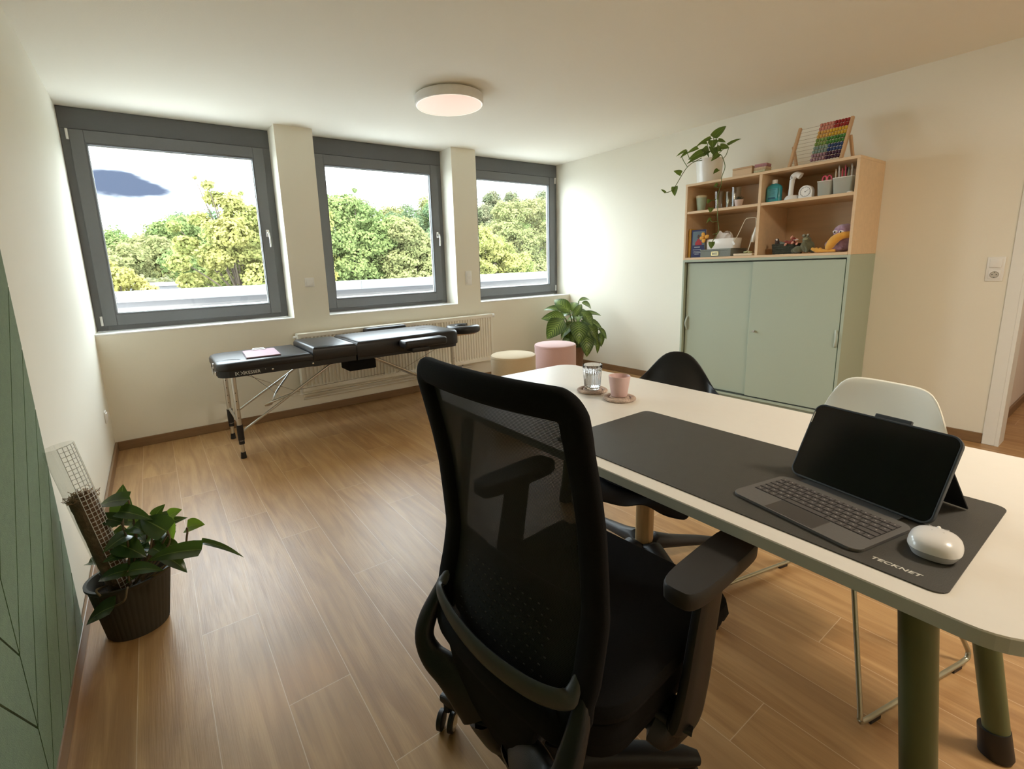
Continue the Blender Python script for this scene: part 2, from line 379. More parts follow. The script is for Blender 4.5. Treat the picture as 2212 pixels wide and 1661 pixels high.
def axes(x, y, o):
    x = Vector(x).normalized(); y = Vector(y).normalized(); z = x.cross(y).normalized(); y = z.cross(x)
    return Matrix(((x.x, y.x, z.x, o[0]), (x.y, y.y, z.y, o[1]), (x.z, y.z, z.z, o[2]), (0, 0, 0, 1)))
def copy_tree(o, parent=None):
    c = o.copy(); COL.objects.link(c)
    if parent is not None: c.parent = parent
    for ch in [x for x in bpy.data.objects if x.parent == o]: copy_tree(ch, c)
    return c
HANG_LEAVES = [(4.423,-2.069,2.277,4.528,-2.118,2.382,0.08),(4.407,-2.058,2.277,4.292,-1.993,2.214,0.037),(4.452,-2.094,2.256,4.506,-2.136,2.239,0.036),(4.513,-2.147,2.212,4.619,-2.206,2.272,0.034),(4.458,-2.11,2.203,4.525,-2.16,2.192,0.053),(4.373,-2.044,2.233,4.319,-2.006,2.235,0.025),(4.414,-2.067,2.258,4.405,-2.077,2.19,0.08),(4.305,-2.004,2.201,4.224,-1.957,2.159,0.036),(4.225,-1.954,2.18,4.146,-1.908,2.139,0.029),(4.23,-1.96,2.166,4.172,-1.929,2.123,0.032),(4.337,-2.036,2.158,4.228,-1.972,2.109,0.071),(4.258,-2.053,2.118,4.162,-1.999,2.062,0.032),(4.341,-2.172,2.121,4.281,-2.143,2.067,0.045),(4.342,-2.031,2.196,4.373,-2.065,2.141,0.062),(4.28,-2.21,1.987,4.241,-2.19,1.957,0.043),(4.159,-1.952,1.988,4.113,-1.914,2.016,0.053),(4.102,-1.936,1.885,4.09,-1.945,1.807,0.058),(4.032,-1.898,1.838,4.003,-1.871,1.868,0.02),(4.239,-2.232,1.874,4.208,-2.218,1.842,0.023),(4.168,-2.213,1.745,4.147,-2.205,1.716,0.034),(4.167,-2.226,1.683,4.158,-2.229,1.645,0.046),(4.154,-2.236,1.602,4.123,-2.223,1.563,0.021),(4.135,-2.267,1.412,4.125,-2.272,1.357,0.052),(4.431,-2.094,2.192,4.465,-2.124,2.168,0.053),(4.377,-2.061,2.172,4.333,-2.041,2.128,0.062),(4.413,-2.09,2.155,4.433,-2.092,2.207,0.053),(4.423,-2.101,2.139,4.382,-2.056,2.21,0.049)]
HANG_STEMS = [[(4.405,-2.097,2.101),(4.388,-2.154,2.125),(4.343,-2.209,2.074),(4.326,-2.238,2.004),(4.283,-2.239,1.926),(4.263,-2.25,1.87),(4.229,-2.247,1.783),(4.212,-2.259,1.681),(4.2,-2.27,1.593),(4.196,-2.288,1.505),(4.173,-2.282,1.462),(4.134,-2.268,1.405)],[(4.341,-2.054,2.097),(4.266,-2.004,2.084),(4.209,-1.975,2.041),(4.166,-1.958,1.982),(4.101,-1.936,1.881),(4.065,-1.919,1.847),(4.032,-1.898,1.838),(4.012,-1.88,1.854)],[(4.395,-2.086,2.117),(4.42,-2.083,2.208),(4.423,-2.069,2.277)],[(4.421,-2.103,2.124),(4.465,-2.124,2.168),(4.513,-2.147,2.212)],[(4.369,-2.068,2.118),(4.374,-2.048,2.218),(4.407,-2.058,2.277)],[(4.318,-2.034,2.113),(4.25,-1.993,2.085),(4.227,-1.963,2.147),(4.225,-1.954,2.18)],[(4.21,-1.974,2.045),(4.193,-1.953,2.088),(4.183,-1.937,2.126)],[(4.367,-2.199,2.086),(4.411,-2.196,2.119),(4.517,-2.154,2.192)],[(4.238,-2.233,1.871),(4.225,-2.23,1.843),(4.26,-2.253,1.848)],[(4.168,-2.213,1.745),(4.187,-2.227,1.74),(4.224,-2.25,1.754)],[(4.152,-2.238,1.588),(4.163,-2.25,1.569),(4.199,-2.274,1.575)],[(4.196,-2.288,1.505),(4.171,-2.289,1.479),(4.143,-2.271,1.47)],[(4.396,-2.085,2.125),(4.425,-2.099,2.154),(4.452,-2.094,2.256)],[(4.369,-2.068,2.118),(4.352,-2.043,2.173),(4.342,-2.031,2.196)]]
DUMB_LEAVES = [(4.256,-0.536,0.728,4.171,-0.378,0.89,0.137),(4.315,-0.515,0.733,4.41,-0.466,0.853,0.112),(4.242,-0.602,0.669,4.39,-0.606,0.835,0.075),(4.326,-0.594,0.693,4.604,-0.721,0.713,0.059),(4.172,-0.553,0.672,3.93,-0.44,0.702,0.125),(4.272,-0.42,0.742,4.092,-0.284,0.788,0.075),(4.116,-0.58,0.657,3.877,-0.573,0.501,0.187),(4.235,-0.69,0.644,4.123,-0.821,0.441,0.181),(4.362,-0.634,0.628,4.509,-0.813,0.562,0.093),(4.373,-0.71,0.6,4.373,-0.832,0.449,0.118),(4.304,-0.718,0.516,4.216,-0.859,0.286,0.149),(4.503,-0.749,0.552,4.527,-0.855,0.434,0.05),(4.533,-0.758,0.495,4.462,-0.829,0.352,0.065),(4.479,-0.714,0.524,4.466,-0.792,0.259,0.062),(4.504,-0.436,0.837,4.661,-0.477,0.867,0.053),(4.491,-0.494,0.818,4.631,-0.544,0.754,0.087),(4.187,-0.536,0.523,4.203,-0.626,0.448,0.1),(4.21,-0.482,0.554,4.053,-0.395,0.458,0.093),(4.247,-0.552,0.632,4.203,-0.551,0.506,0.1),(4.342,-0.533,0.467,4.526,-0.621,0.371,0.125),(4.398,-0.555,0.541,4.551,-0.62,0.452,0.112)]
DUMB_STEMS = [[(4.317,-0.611,0.323),(4.306,-0.568,0.474),(4.26,-0.554,0.664),(4.256,-0.536,0.728)],[(4.317,-0.611,0.323),(4.283,-0.606,0.508),(4.315,-0.515,0.733)],[(4.312,-0.608,0.323),(4.296,-0.616,0.507),(4.246,-0.606,0.669)],[(4.326,-0.617,0.322),(4.313,-0.621,0.533),(4.326,-0.594,0.693)],[(4.308,-0.604,0.323),(4.234,-0.565,0.537),(4.172,-0.553,0.672)],[(4.308,-0.604,0.323),(4.247,-0.514,0.531),(4.116,-0.58,0.657)],[(4.321,-0.614,0.323),(4.318,-0.631,0.506),(4.235,-0.69,0.644)],[(4.326,-0.617,0.322),(4.355,-0.633,0.503),(4.362,-0.634,0.628)],[(4.326,-0.617,0.322),(4.381,-0.682,0.477),(4.373,-0.71,0.6)],[(4.33,-0.62,0.322),(4.352,-0.673,0.425),(4.304,-0.718,0.516)],[(4.33,-0.62,0.322),(4.44,-0.699,0.472),(4.479,-0.714,0.524),(4.536,-0.755,0.522)],[(4.308,-0.604,0.323),(4.261,-0.461,0.536),(4.272,-0.42,0.742)],[(4.327,-0.608,0.365),(4.395,-0.52,0.683),(4.504,-0.436,0.837)]]
POTH_LEAVES = [(0.179,-2.376,0.441,0.191,-2.359,0.55,0.077),(0.207,-2.417,0.51,0.107,-2.35,0.498,0.067),(0.178,-2.437,0.443,0.085,-2.366,0.47,0.054),(0.175,-2.426,0.48,0.267,-2.496,0.455,0.059),(0.303,-2.522,0.399,0.232,-2.459,0.455,0.092),(0.273,-2.443,0.433,0.306,-2.457,0.475,0.044),(0.315,-2.439,0.417,0.353,-2.46,0.442,0.052),(0.306,-2.446,0.415,0.318,-2.472,0.338,0.044),(0.363,-2.482,0.376,0.416,-2.516,0.387,0.063),(0.398,-2.53,0.327,0.521,-2.627,0.278,0.028),(0.395,-2.646,0.355,0.222,-2.53,0.333,0.067),(0.284,-2.55,0.327,0.346,-2.605,0.273,0.06),(0.18,-2.533,0.302,0.275,-2.597,0.31,0.06),(0.176,-2.507,0.294,0.077,-2.445,0.264,0.054),(0.128,-2.523,0.188,0.024,-2.463,0.131,0.08),(0.158,-2.429,0.363,0.231,-2.49,0.318,0.084),(0.218,-2.367,0.379,0.167,-2.335,0.367,0.047),(0.172,-2.354,0.353,0.215,-2.383,0.359,0.042),(0.159,-2.37,0.406,0.153,-2.351,0.467,0.067),(0.058,-2.352,0.289,0.153,-2.418,0.287,0.042),(0.216,-2.392,0.322,0.274,-2.426,0.349,0.067),(0.139,-2.338,0.375,0.191,-2.389,0.314,0.067),(0.252,-2.454,0.323,0.295,-2.493,0.285,0.059),(0.149,-2.395,0.27,0.105,-2.358,0.293,0.05),(0.182,-2.486,0.242,0.173,-2.476,0.256,0.042),(0.22,-2.339,0.402,0.208,-2.341,0.358,0.05),(0.275,-2.412,0.309,0.334,-2.457,0.291,0.059)]
POTH_STEMS = [[(0.159,-2.425,0.169),(0.165,-2.399,0.298),(0.179,-2.376,0.441)],[(0.161,-2.423,0.183),(0.21,-2.44,0.364),(0.207,-2.417,0.51)],[(0.161,-2.423,0.183),(0.185,-2.451,0.348),(0.178,-2.437,0.443)],[(0.161,-2.423,0.183),(0.294,-2.484,0.321),(0.303,-2.475,0.385),(0.29,-2.457,0.422)],[(0.199,-2.446,0.196),(0.333,-2.515,0.305),(0.359,-2.52,0.361),(0.363,-2.516,0.391)],[(0.199,-2.446,0.196),(0.329,-2.519,0.276),(0.382,-2.547,0.314),(0.401,-2.554,0.342)],[(0.165,-2.429,0.168),(0.176,-2.512,0.275),(0.18,-2.533,0.302)],[(0.16,-2.424,0.176),(0.169,-2.538,0.247),(0.159,-2.562,0.22),(0.128,-2.523,0.188)],[(0.173,-2.432,0.183),(0.236,-2.45,0.295),(0.273,-2.443,0.433)],[(0.173,-2.432,0.183),(0.299,-2.455,0.353),(0.315,-2.439,0.417)],[(0.116,-2.388,0.199),(0.083,-2.478,0.244),(0.094,-2.513,0.236)]]
# ================================================================ ROOM
W, H, D1 = 4.7875, 2.5, .2309
struct(B().box(-.3, 7.6, -6.2, .02, -.12, 0).obj('floor', FLOOR))
struct(B().box(-.3, 7.6, -6.2, .42, H, H+.12).obj('ceiling', CEIL))
struct(B().box(-.12, 0, -6.2, .40, 0, H).obj('wall_left', WALL))
b = B()
b.box(-.1, W+.1, 0, .32, -.1, .878)
for a, c in ((1.3895, 1.7018), (3.0956, 3.3979)): b.box(a, c, 0, .36, .878, H)
struct(b.obj('wall_back', WALL))
b = B(); DY0, DY1, DZ = -3.925, -4.85, 2.05
b.box(W, W+.15, DY0, .36, 0, H).box(W, W+.15, -6.2, DY1, 0, H).box(W, W+.15, DY1, DY0, DZ, H)
struct(b.obj('wall_right', WALL))
struct(B().box(-.12, W+.15, -6.2, -6.08, 0, H).obj('wall_rear', WALL))
b = B().box(W+.15, 7.5, -3.86, -3.74, 0, H).box(W+.15, 7.5, -5.5, -5.38, 0, H).box(7.4, 7.52, -5.5, -3.74, 0, H)
struct(b.obj('wall_hallway', mat('hall_paint', (.82, .76, .68), .9, var=.02)))
# door surround
d = B(); t = .012
d.box(W-t, W, DY0, DY0+.062, 0, DZ+.06, .003).box(W-t, W, DY1-.062, DY1, 0, DZ+.06, .003).box(W-t, W, DY1, DY0, DZ, DZ+.06, .003)
d.box(W-t, W+.16, DY0-.018, DY0, 0, DZ).box(W-t, W+.16, DY1, DY1+.018, 0, DZ).box(W-t, W+.16, DY1, DY0, DZ-.018, DZ)
dr = struct(d.obj('door_1', TRIMW))
B().box(W-.016, W-.011, DY0-.002, DY0+.010, 1.29, 1.50, .002).obj('hinge', CHROME, dr)
# skirting
def skirt(n, boxes):
    b = B()
    for x in boxes: b.box(*x, 0, .070, .004, 2)
    return struct(b.obj('baseboard_'+n, BASEB))
skirt('back', [(.015, W-.015, -.015, -.0005)])
skirt('left', [(.0005, .015, -6.0, -.001)])
skirt('right', [(W-.015, W-.0005, -3.862, -.001)])
skirt('hallway', [(W+.16, 7.39, -3.875, -3.861)])
# sills
for i, (a, c) in enumerate(((0.001, 1.3895), (1.7018, 3.0956), (3.3979, W-.001))):
    struct(B().box(a, c, -.002, D1-.002, .8785, .8905, .002).obj('trim_%d' % (i+1), SILL))
# windows
def ring(b, x0, x1, z0, z1, t0, t1, tt, tb, y0, y1, bev=.003):
    b.box(x0, x0+t0, y0, y1, z0, z1, bev).box(x1-t1, x1, y0, y1, z0, z1, bev)
    b.box(x0+t0, x1-t1, y0, y1, z1-tt, z1, bev).box(x0+t0, x1-t1, y0, y1, z0, z0+tb, bev)
def window(i, x0, x1, gx0, gx1, handle_right):
    zb, zt = .892, 2.498
    b = B(); ring(b, x0+.001, x1-.001, zb, 2.40, .07, .07, .06, .06, D1, D1+.075)
    fr = struct(b.obj('window_%d' % i, GREYF))
    B().box(x0+.001, x1-.001, D1-.004, D1+.08, 2.352, zt, .003).obj('shutter_casing', GREYC, fr)
    sx0, sx1 = gx0-.084, gx1+.084
    b = B(); ring(b, sx0, sx1, .93, 2.347, .084, .084, .086, .084, D1-.022, D1+.05, .005)
    b.obj('sash', GREYF, fr)
    b = B(); ring(b, gx0-.002, gx1+.002, 1.012, 2.263, .012, .012, .012, .012, D1-.018, D1+.03, .002)
    b.obj('glazing_bead', GREYC, fr)
    b = B(); ring(b, gx0+.008, gx1-.008, 1.022, 2.253, .006, .006, .006, .006, D1+.012, D1+.028, 0)
    b.obj('glazing_spacer', SEAL, fr)
    B().box(gx0+.006, gx1-.006, D1+.014, D1+.018, 1.02, 2.255).obj('pane', PANE, fr)
    hx = sx1-.040 if handle_right else sx0+.040
    hb = B(); hy = D1-.022
    hb.box(hx-.014, hx+.014, hy-.010, hy, 1.60, 1.665, .006, 3)
    hb.sweep([(hx, hy-.008, 1.632), (hx, hy-.035, 1.632)], .009)
    hb.sweep(spline([(hx, hy-.034, 1.640), (hx+.003, hy-.044, 1.625), (hx+.006, hy-.046, 1.58), (hx+.006, hy-.042, 1.515)]), [.011]*6+[.010]*6+[.008]*7, [.007]*19)
    hb.obj('handle', CHROME, fr, True)
    hg = x0+.040 if handle_right else x1-.040
    for z in (.935, 2.275):
        B().sweep([(hg, D1-.016, z), (hg, D1-.016, z+.072)], .009, seg=10).obj('hinge', PLW, fr, True)
window(1, 0, 1.3895, .133, 1.247, True)
window(2, 1.7018, 3.0956, 1.842, 2.958, True)
window(3, 3.3979, W, 3.540, 4.648, False)

# wall plates
def switch_plate(name, label, cat, M, gangs, kinds):
    t = thing(name, label, cat); t.matrix_world = M          # local: x right, y up, z out of wall
    B().cbox((0, 0, .004), (.081, .081 if gangs == 1 else .152, .008), .003, 2).obj('cover_frame', PLW, t, True)
    for k, kd in enumerate(kinds):
        y = 0 if gangs == 1 else (.0355 if k == 0 else -.0355)
        if kd == 'rocker':
            B().cbox((0, y, .0105), (.055, .055, .007), .002, 2).obj('rocker', PLW, t, True)
        else:
            b = B(); b.cbox((0, y, .009), (.055, .055, .004), .002)
            b.obj('socket_insert', PLW, t, True)
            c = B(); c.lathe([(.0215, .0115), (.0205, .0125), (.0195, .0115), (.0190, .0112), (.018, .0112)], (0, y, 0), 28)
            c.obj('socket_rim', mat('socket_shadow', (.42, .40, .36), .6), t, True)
            c = B(); c.lathe([(.0188, .0112), (.0, .0112)], (0, y, 0), 28)
            c.obj('socket_well', mat('socket_inner', (.55, .53, .48), .6), t, True)
            for q in (-1, 1): B().lathe([(.0028, .0114), (.0028, .0120), (0, .0120)], (q*.0095, y, 0), 12).obj('contact_hole', PLB, t)
            for q in (-1, 1): B().cbox((0, y+q*.0165, .0125), (.006, .004, .003)).obj('earth_clip', CHROME, t)
    return t
switch_plate('light_switch', 'square white single switch on the pillar between first and second window', 'switch', axes((1, 0, 0), (0, 0, 1), (1.550, -.0005, 1.196)), 1, ['rocker'])
switch_plate('light_switch', 'white double switch plate on the narrow pillar between second and third window', 'switch', axes((1, 0, 0), (0, 0, 1), (3.245, -.0005, 1.161)), 2, ['rocker', 'rocker'])
switch_plate('light_switch', 'white switch with power socket below it on the right wall by the door frame', 'switch', axes((0, -1, 0), (0, 0, 1), (W-.0005, -3.798, 1.151)), 2, ['rocker', 'socket'])
switch_plate('wall_socket', 'small white socket low on the left wall near the window corner', 'socket', axes((0, 1, 0), (0, 0, 1), (.0005, -.33, .352)), 1, ['rocker'])

# ceiling lamp
lt = thing('ceiling_lamp', 'round flat white ceiling lamp glowing warm pink in mid ceiling', 'lamp', (2.312, -1.29, H))
B().lathe([(.0, 0), (.21, 0), (.21, -.012), (.238, -.012), (.246, -.018), (.246, -.072), (.238, -.076), (.234, -.072)], seg=64).obj('housing', mat('lamp_housing', (.72, .70, .66), .5), lt, True)
lm = bpy.data.materials.new('lamp_diffuser'); lm.use_nodes = True; q = lm.node_tree.nodes['Principled BSDF']
q.inputs['Base Color'].default_value = (.6, .5, .45, 1); q.inputs['Emission Color'].default_value = (1, .70, .56, 1); q.inputs['Emission Strength'].default_value = .25
B().lathe([(.232, -.073), (.225, -.0755), (0, -.0765)], seg=64).obj('diffuser', lm, lt, True)
le = bpy.data.materials.new('lamp_diffuser_rim'); le.use_nodes = True; q = le.node_tree.nodes['Principled BSDF']
q.inputs['Emission Color'].default_value = (1, .82, .66, 1); q.inputs['Emission Strength'].default_value = .36
B().lathe([(.2375, -.0755), (.2355, -.078), (.2315, -.0765)], seg=64).obj('diffuser_rim', le, lt, True)

# added, unseen hallway lamp that brightens the space beyond the door
ht = thing('ceiling_lamp', 'added unseen fill lamp on the hallway ceiling beyond the doorway', 'lamp', (6.0, -4.6, H))
B().lathe([(0, 0), (.18, 0), (.18, -.06)], seg=40).obj('housing', PLW, ht, True)
hm = mat('hall_fill_diffuser', (.8, .8, .8), .6, emit=(1, .86, .76), estr=7)
B().lathe([(.178, -.055), (.17, -.062), (0, -.062)], seg=40).obj('diffuser', hm, ht, True)

# added, unseen warm fill light behind the viewpoint, shaped like the ceiling lamp
l2 = thing('ceiling_lamp', 'added unseen warm fill lamp on the ceiling in the rear half of the room', 'lamp', (2.6, -5.0, H))
B().lathe([(.0, 0), (.246, 0), (.246, -.072), (.238, -.076)], seg=48).obj('housing', MATS['lamp_housing'], l2, True)
B().lathe([(.236, -.073), (.225, -.0755), (0, -.0765)], seg=48).obj('diffuser', mat('rear_fill_diffuser', (.6, .5, .45), .6, emit=(1, .87, .71), estr=29), l2, True)

# green felt panel with chevron grooves
def clip(poly, f):
    out = []
    for i in range(len(poly)):
        a, c = poly[i], poly[(i+1) % len(poly)]; fa, fc = f(a), f(c)
        if fa >= 0: out.append(a)
        if (fa >= 0) != (fc >= 0):
            s_ = fa/(fa-fc); out.append((a[0]+(c[0]-a[0])*s_, a[1]+(c[1]-a[1])*s_))
    return out
FELT = mat('green_felt', (.090, .158, .060), .98, var=.3, scale=55, bump=.6, bscale=300, sheen=.25)
fp = thing('acoustic_wall_panel', 'green felt acoustic panel with chevron grooves covering the left wall', 'wall panel', (0, -3.7, .075))
Y0, Y1, Z0, Z1 = -5.05, -2.372, .075, 2.3
B().box(.0005, .008, Y0, Y1, Z0, Z1).obj('backing', mat('groove_green', (.012, .022, .011), 1), fp, loc=(0, 3.7, -.075))
b = B(); SP = -3.046; g = .0055; sl = 1.23; pitch = .198
def piece(poly):
    for f in (lambda p: p[1]-Z0, lambda p: Z1-p[1], lambda p: p[0]-Y0, lambda p: Y1-p[0]):
        if len(poly) < 3: return
        poly = clip(poly, f)
    if len(poly) < 3: return
    lo = [b.bm.verts.new((.008, y, z)) for y, z in poly]; hi = [b.bm.verts.new((.013, y, z)) for y, z in poly]
    b.bm.faces.new(lo[::-1]); b.bm.faces.new(hi)
    for i in range(len(poly)): b.bm.faces.new((lo[i], lo[(i+1) % len(poly)], hi[(i+1) % len(poly)], hi[i]))
gv = g*math.sqrt(1+sl*sl)
for k in range(-16, 16):
    z = .248+k*pitch
    # right of the spine, rising towards the window
    wR = Y1-SP
    piece([(SP+g*.5, z+gv/2), (SP+wR, z+wR*sl+gv/2), (SP+wR, z+wR*sl+pitch-gv/2), (SP+g*.5, z+pitch-gv/2)])
    wL = .70
    piece([(SP-g*.5, z+gv/2), (SP-g*.5, z+pitch-gv/2), (SP-wL, z+wL*sl+pitch-gv/2), (SP-wL, z+wL*sl+gv/2)])
    z2 = z+wL*sl
    piece([(SP-wL-g, z2+gv/2), (SP-wL-g, z2+pitch-gv/2), (SP-wL-1.4, z2-1.4*sl+pitch-gv/2), (SP-wL-1.4, z2-1.4*sl+gv/2)])
b.obj('felt_strips', FELT, fp, loc=(0, 3.7, -.075))

# ================================================================ OUTSIDE
OUTW = mat('roof_white', (.55, .55, .55), .7, var=.03, scale=2)
OUTC = mat('coping_metal', (.20, .205, .21), .5, var=.03, scale=2)
OUTG = mat('parapet_render', (.165, .16, .165), .8, var=.04, scale=3)
struct(B().box(-3, 12, .40, 1.86, .78, .955).obj('trim_4', OUTW))
pt = thing('roof_parapet', 'low white roof parapet with metal coping outside the windows', 'parapet', (2, 1.95, .95))
B().box(-6, 12, -.10, .12, -.1, .10).obj('parapet_wall', OUTG, pt)
cp = B()
for x0, x1 in ((-5, -1.92), (-1.918, .70), (.702, 3.4), (3.402, 7.9)): cp.box(x0, x1, -.15, .16, .09, .202, .004)
cp.obj('coping', OUTC, pt)
bt = thing('building', 'low flat roofed white building below the trees outside the first window', 'building', (-1.2, 18, -7))
B().box(-3, 2.9, -2, 2, 0, 8.0).obj('wall', OUTG, bt)
B().box(-3.1, 3.0, -2.1, 2.1, 8.0, 8.09).obj('roof', OUTW, bt)

def ground(x, y): return -7+.17*max(y-25, 0)+.10*x*min(y/60, 1.3)*(1 if y > 25 else .0)
b = B(); G = []
for j in range(24):
    y = 4+j*4; G.append([b.bm.verts.new((x, y, ground(x, y)-.02)) for x in range(-40, 121, 8)])
for j in range(23):
    for i in range(20): b.bm.faces.new((G[j][i], G[j][i+1], G[j+1][i+1], G[j+1][i]))
hill = b.obj('hillside', mat('meadow', (.015, .022, .006), 1, var=.4, scale=.3), None, True); struct(hill)

TR = random.Random(5)
def crown_mesh(name, blobs, N_, size, mtl, seed, flat=.75):
    r = random.Random(seed); vs = []; fs = []
    tot = sum(q[3]**2 for q in blobs); 
    for (bx, by, bz, br) in blobs:
        for _ in range(max(8, int(N_*br*br/tot))):
            z = r.uniform(-1, 1); th = r.uniform(0, 2*PI); s_ = math.sqrt(1-z*z)
            dr = Vector((s_*math.cos(th), s_*math.sin(th), z)); nn = noise.noise(dr*2.3+Vector((bx, by, bz)))
            rad = br*(.72+.42*nn+r.uniform(-.12, .18)*(1.0)); p = Vector((bx, by, bz))+Vector((dr.x*rad, dr.y*rad, dr.z*rad*flat))
            n = (dr+Vector((r.uniform(-.8, .8), r.uniform(-.8, .8), r.uniform(-.4, 1.0)))).normalized()
            a = n.cross(Vector((r.uniform(-1, 1), r.uniform(-1, 1), r.uniform(-1, 1)))).normalized(); c = n.cross(a)
            L = size*r.uniform(.6, 1.35); k = len(vs)
            vs += [p-a*L*.5, p+c*L*.36+n*L*.06, p+a*L*.6-n*L*.12, p-c*L*.36+n*L*.06]; fs.append((k, k+1, k+2, k+3))
    me = bpy.data.meshes.new(name); me.from_pydata([tuple(v) for v in vs], [], fs); me.materials.append(mtl); return me
BARK = mat('bark', (.06, .045, .03), .9, var=.4, scale=8)
YG = tree_leaf('leaves_yellow_green', (0.140, 0.185, 0.058), (0.259, 0.270, 0.095), (0.326, 0.294, 0.103))
YE = tree_leaf('leaves_yellow', (0.326, 0.282, 0.082), (0.430, 0.367, 0.128), (0.217, 0.228, 0.077))
GR = tree_leaf('leaves_green', (0.095, 0.145, 0.052), (0.172, 0.228, 0.088), (0.196, 0.228, 0.086))
OL = tree_leaf('leaves_olive', (0.150, 0.159, 0.075), (0.259, 0.240, 0.112), (0.185, 0.208, 0.084))
GD = tree_leaf('leaves_dark_green', (0.061, 0.103, 0.054), (0.105, 0.156, 0.082), (0.140, 0.156, 0.084))
BR = tree_leaf('leaves_brown_green', (0.140, 0.140, 0.081), (0.196, 0.177, 0.110), (0.105, 0.140, 0.074))
def near_tree(name, label, y, blobs, N_, size, m, seed, gz=-7):
    cx = sum(q[0] for q in blobs)/len(blobs); r = random.Random(seed)
    t = thing(name, label, 'tree', (cx, y, gz), 0, None)
    bl = [(q[0]-cx, r.uniform(-.6, .6) if len(q) < 4 else q[3], q[1]-gz, q[2]) for q in blobs]
    o = bpy.data.objects.new('crown', crown_mesh('crown', bl, N_, size, m, seed)); COL.objects.link(o); o.parent = t
    b = B(); mid = min(q[2] for q in bl)
    b.sweep([(0, 0, -.1), (.05, 0, mid*.6), (0, .05, mid+1)], [.22, .17, .11], seg=10)
    b.obj('trunk', BARK, t, True)
    b = B()
    for q in bl: b.sweep(spline([(0, .05, mid+.2), ((q[0])*.45, q[1]*.3, (mid+.4+q[2])/2), (q[0], q[1], q[2]+q[3]*.3)], 4), [.05, .045, .04, .035, .03, .022, .02, .015, .01], seg=6)
    b.obj('branches', BARK, t, True)
    return t
near_tree('maple_tree', 'tall yellow green maple with a thin leading branch, in the first window', 14,
  [(2.33, 4.15, .22), (2.5, 3.8, .36), (2.95, 3.65, .46), (3.3, 3.1, .85), (4.2, 3.2, .8), (5.2, 3.0, 1.0), (2.7, 2.6, .75), (3.6, 2.2, 1.15), (5, 1.8, 1.25), (2.3, 1.9, .65), (2.6, 1.2, .7), (3.8, 1.0, 1.1), (5.2, .6, 1.3), (3, .3, .8), (1.55, 2.3, .45), (1.25, 1.7, .4), (1.6, 1.1, .5), (1.3, 2.9, .25), (2.0, 3.1, .35), (2.05, 4.45, .07), (3.35, 4.0, .10), (4.2, .0, 1.2)], 48000, .115, YG, 3)
near_tree('yellow_tree', 'bright yellow small tree low in the left corner of the first window', 12,
  [(-.55, 1.62, .34), (-.2, 1.38, .36), (.12, 1.15, .30), (.38, .98, .22), (-.5, 1.0, .5), (-1.0, 1.9, .5), (.2, .6, .45), (-1.1, 1.0, .7), (-.3, -.2, .9)], 11000, .09, YE, 7)
near_tree('leafy_tree', 'broad fresh green tree filling the left half of the second window', 14,
  [(6.1, 3.5, .85), (6.9, 3.75, .62), (7.7, 3.3, .85), (6.5, 2.6, 1.1), (8, 2.3, 1.1), (7, 1.3, 1.3), (8.6, 2.9, .7), (5.5, 2.4, 1.1), (5.8, 1, 1.2), (8.4, 1, 1.1), (6.9, .2, 1.2), (7.2, 4.28, .12), (8.1, .2, 1.0)], 46000, .11, GR, 11)
near_tree('leafy_tree', 'golden olive tree in the right half of the second window', 13,
  [(8.7, 2.7, .7), (9.3, 2.2, .85), (9.8, 1.5, .75), (8.8, 1.6, 1.0), (9.6, .8, .9), (8.5, .6, 1.0), (10.4, 1.0, .6), (10.2, .3, .8)], 30000, .105, OL, 13)
near_tree('yellow_tree', 'sunlit yellow green tree low in the left of the third window', 14,
  [(12.9, 2.5, .9), (14.0, 2.0, 1.0), (13.2, 1.1, 1.2), (14.8, 1.3, .95), (15.5, .7, .9), (14.4, .4, 1.1), (12, 1.5, 1.1)], 32000, .11, YG, 17)
near_tree('leafy_tree', 'large brownish yellow tree standing behind in the third window', 21,
  [(20.4, 4.6, 1.3), (22.4, 4.9, 1.3), (21, 2.7, 1.6), (23.5, 3.3, 1.6), (22, .9, 1.7), (24.5, 1.2, 1.6), (19.6, 3.4, 1.2), (25.2, 4.6, 1.3), (18, 2.4, 1.4)], 30000, .15, OL, 19)
near_tree('leafy_tree', 'thin yellow tree standing at the left edge of the second window', 11.5,
  [(4.9, 1.9, .45), (5.15, 1.2, .55), (5.1, .5, .6)], 7000, .10, YE, 23)
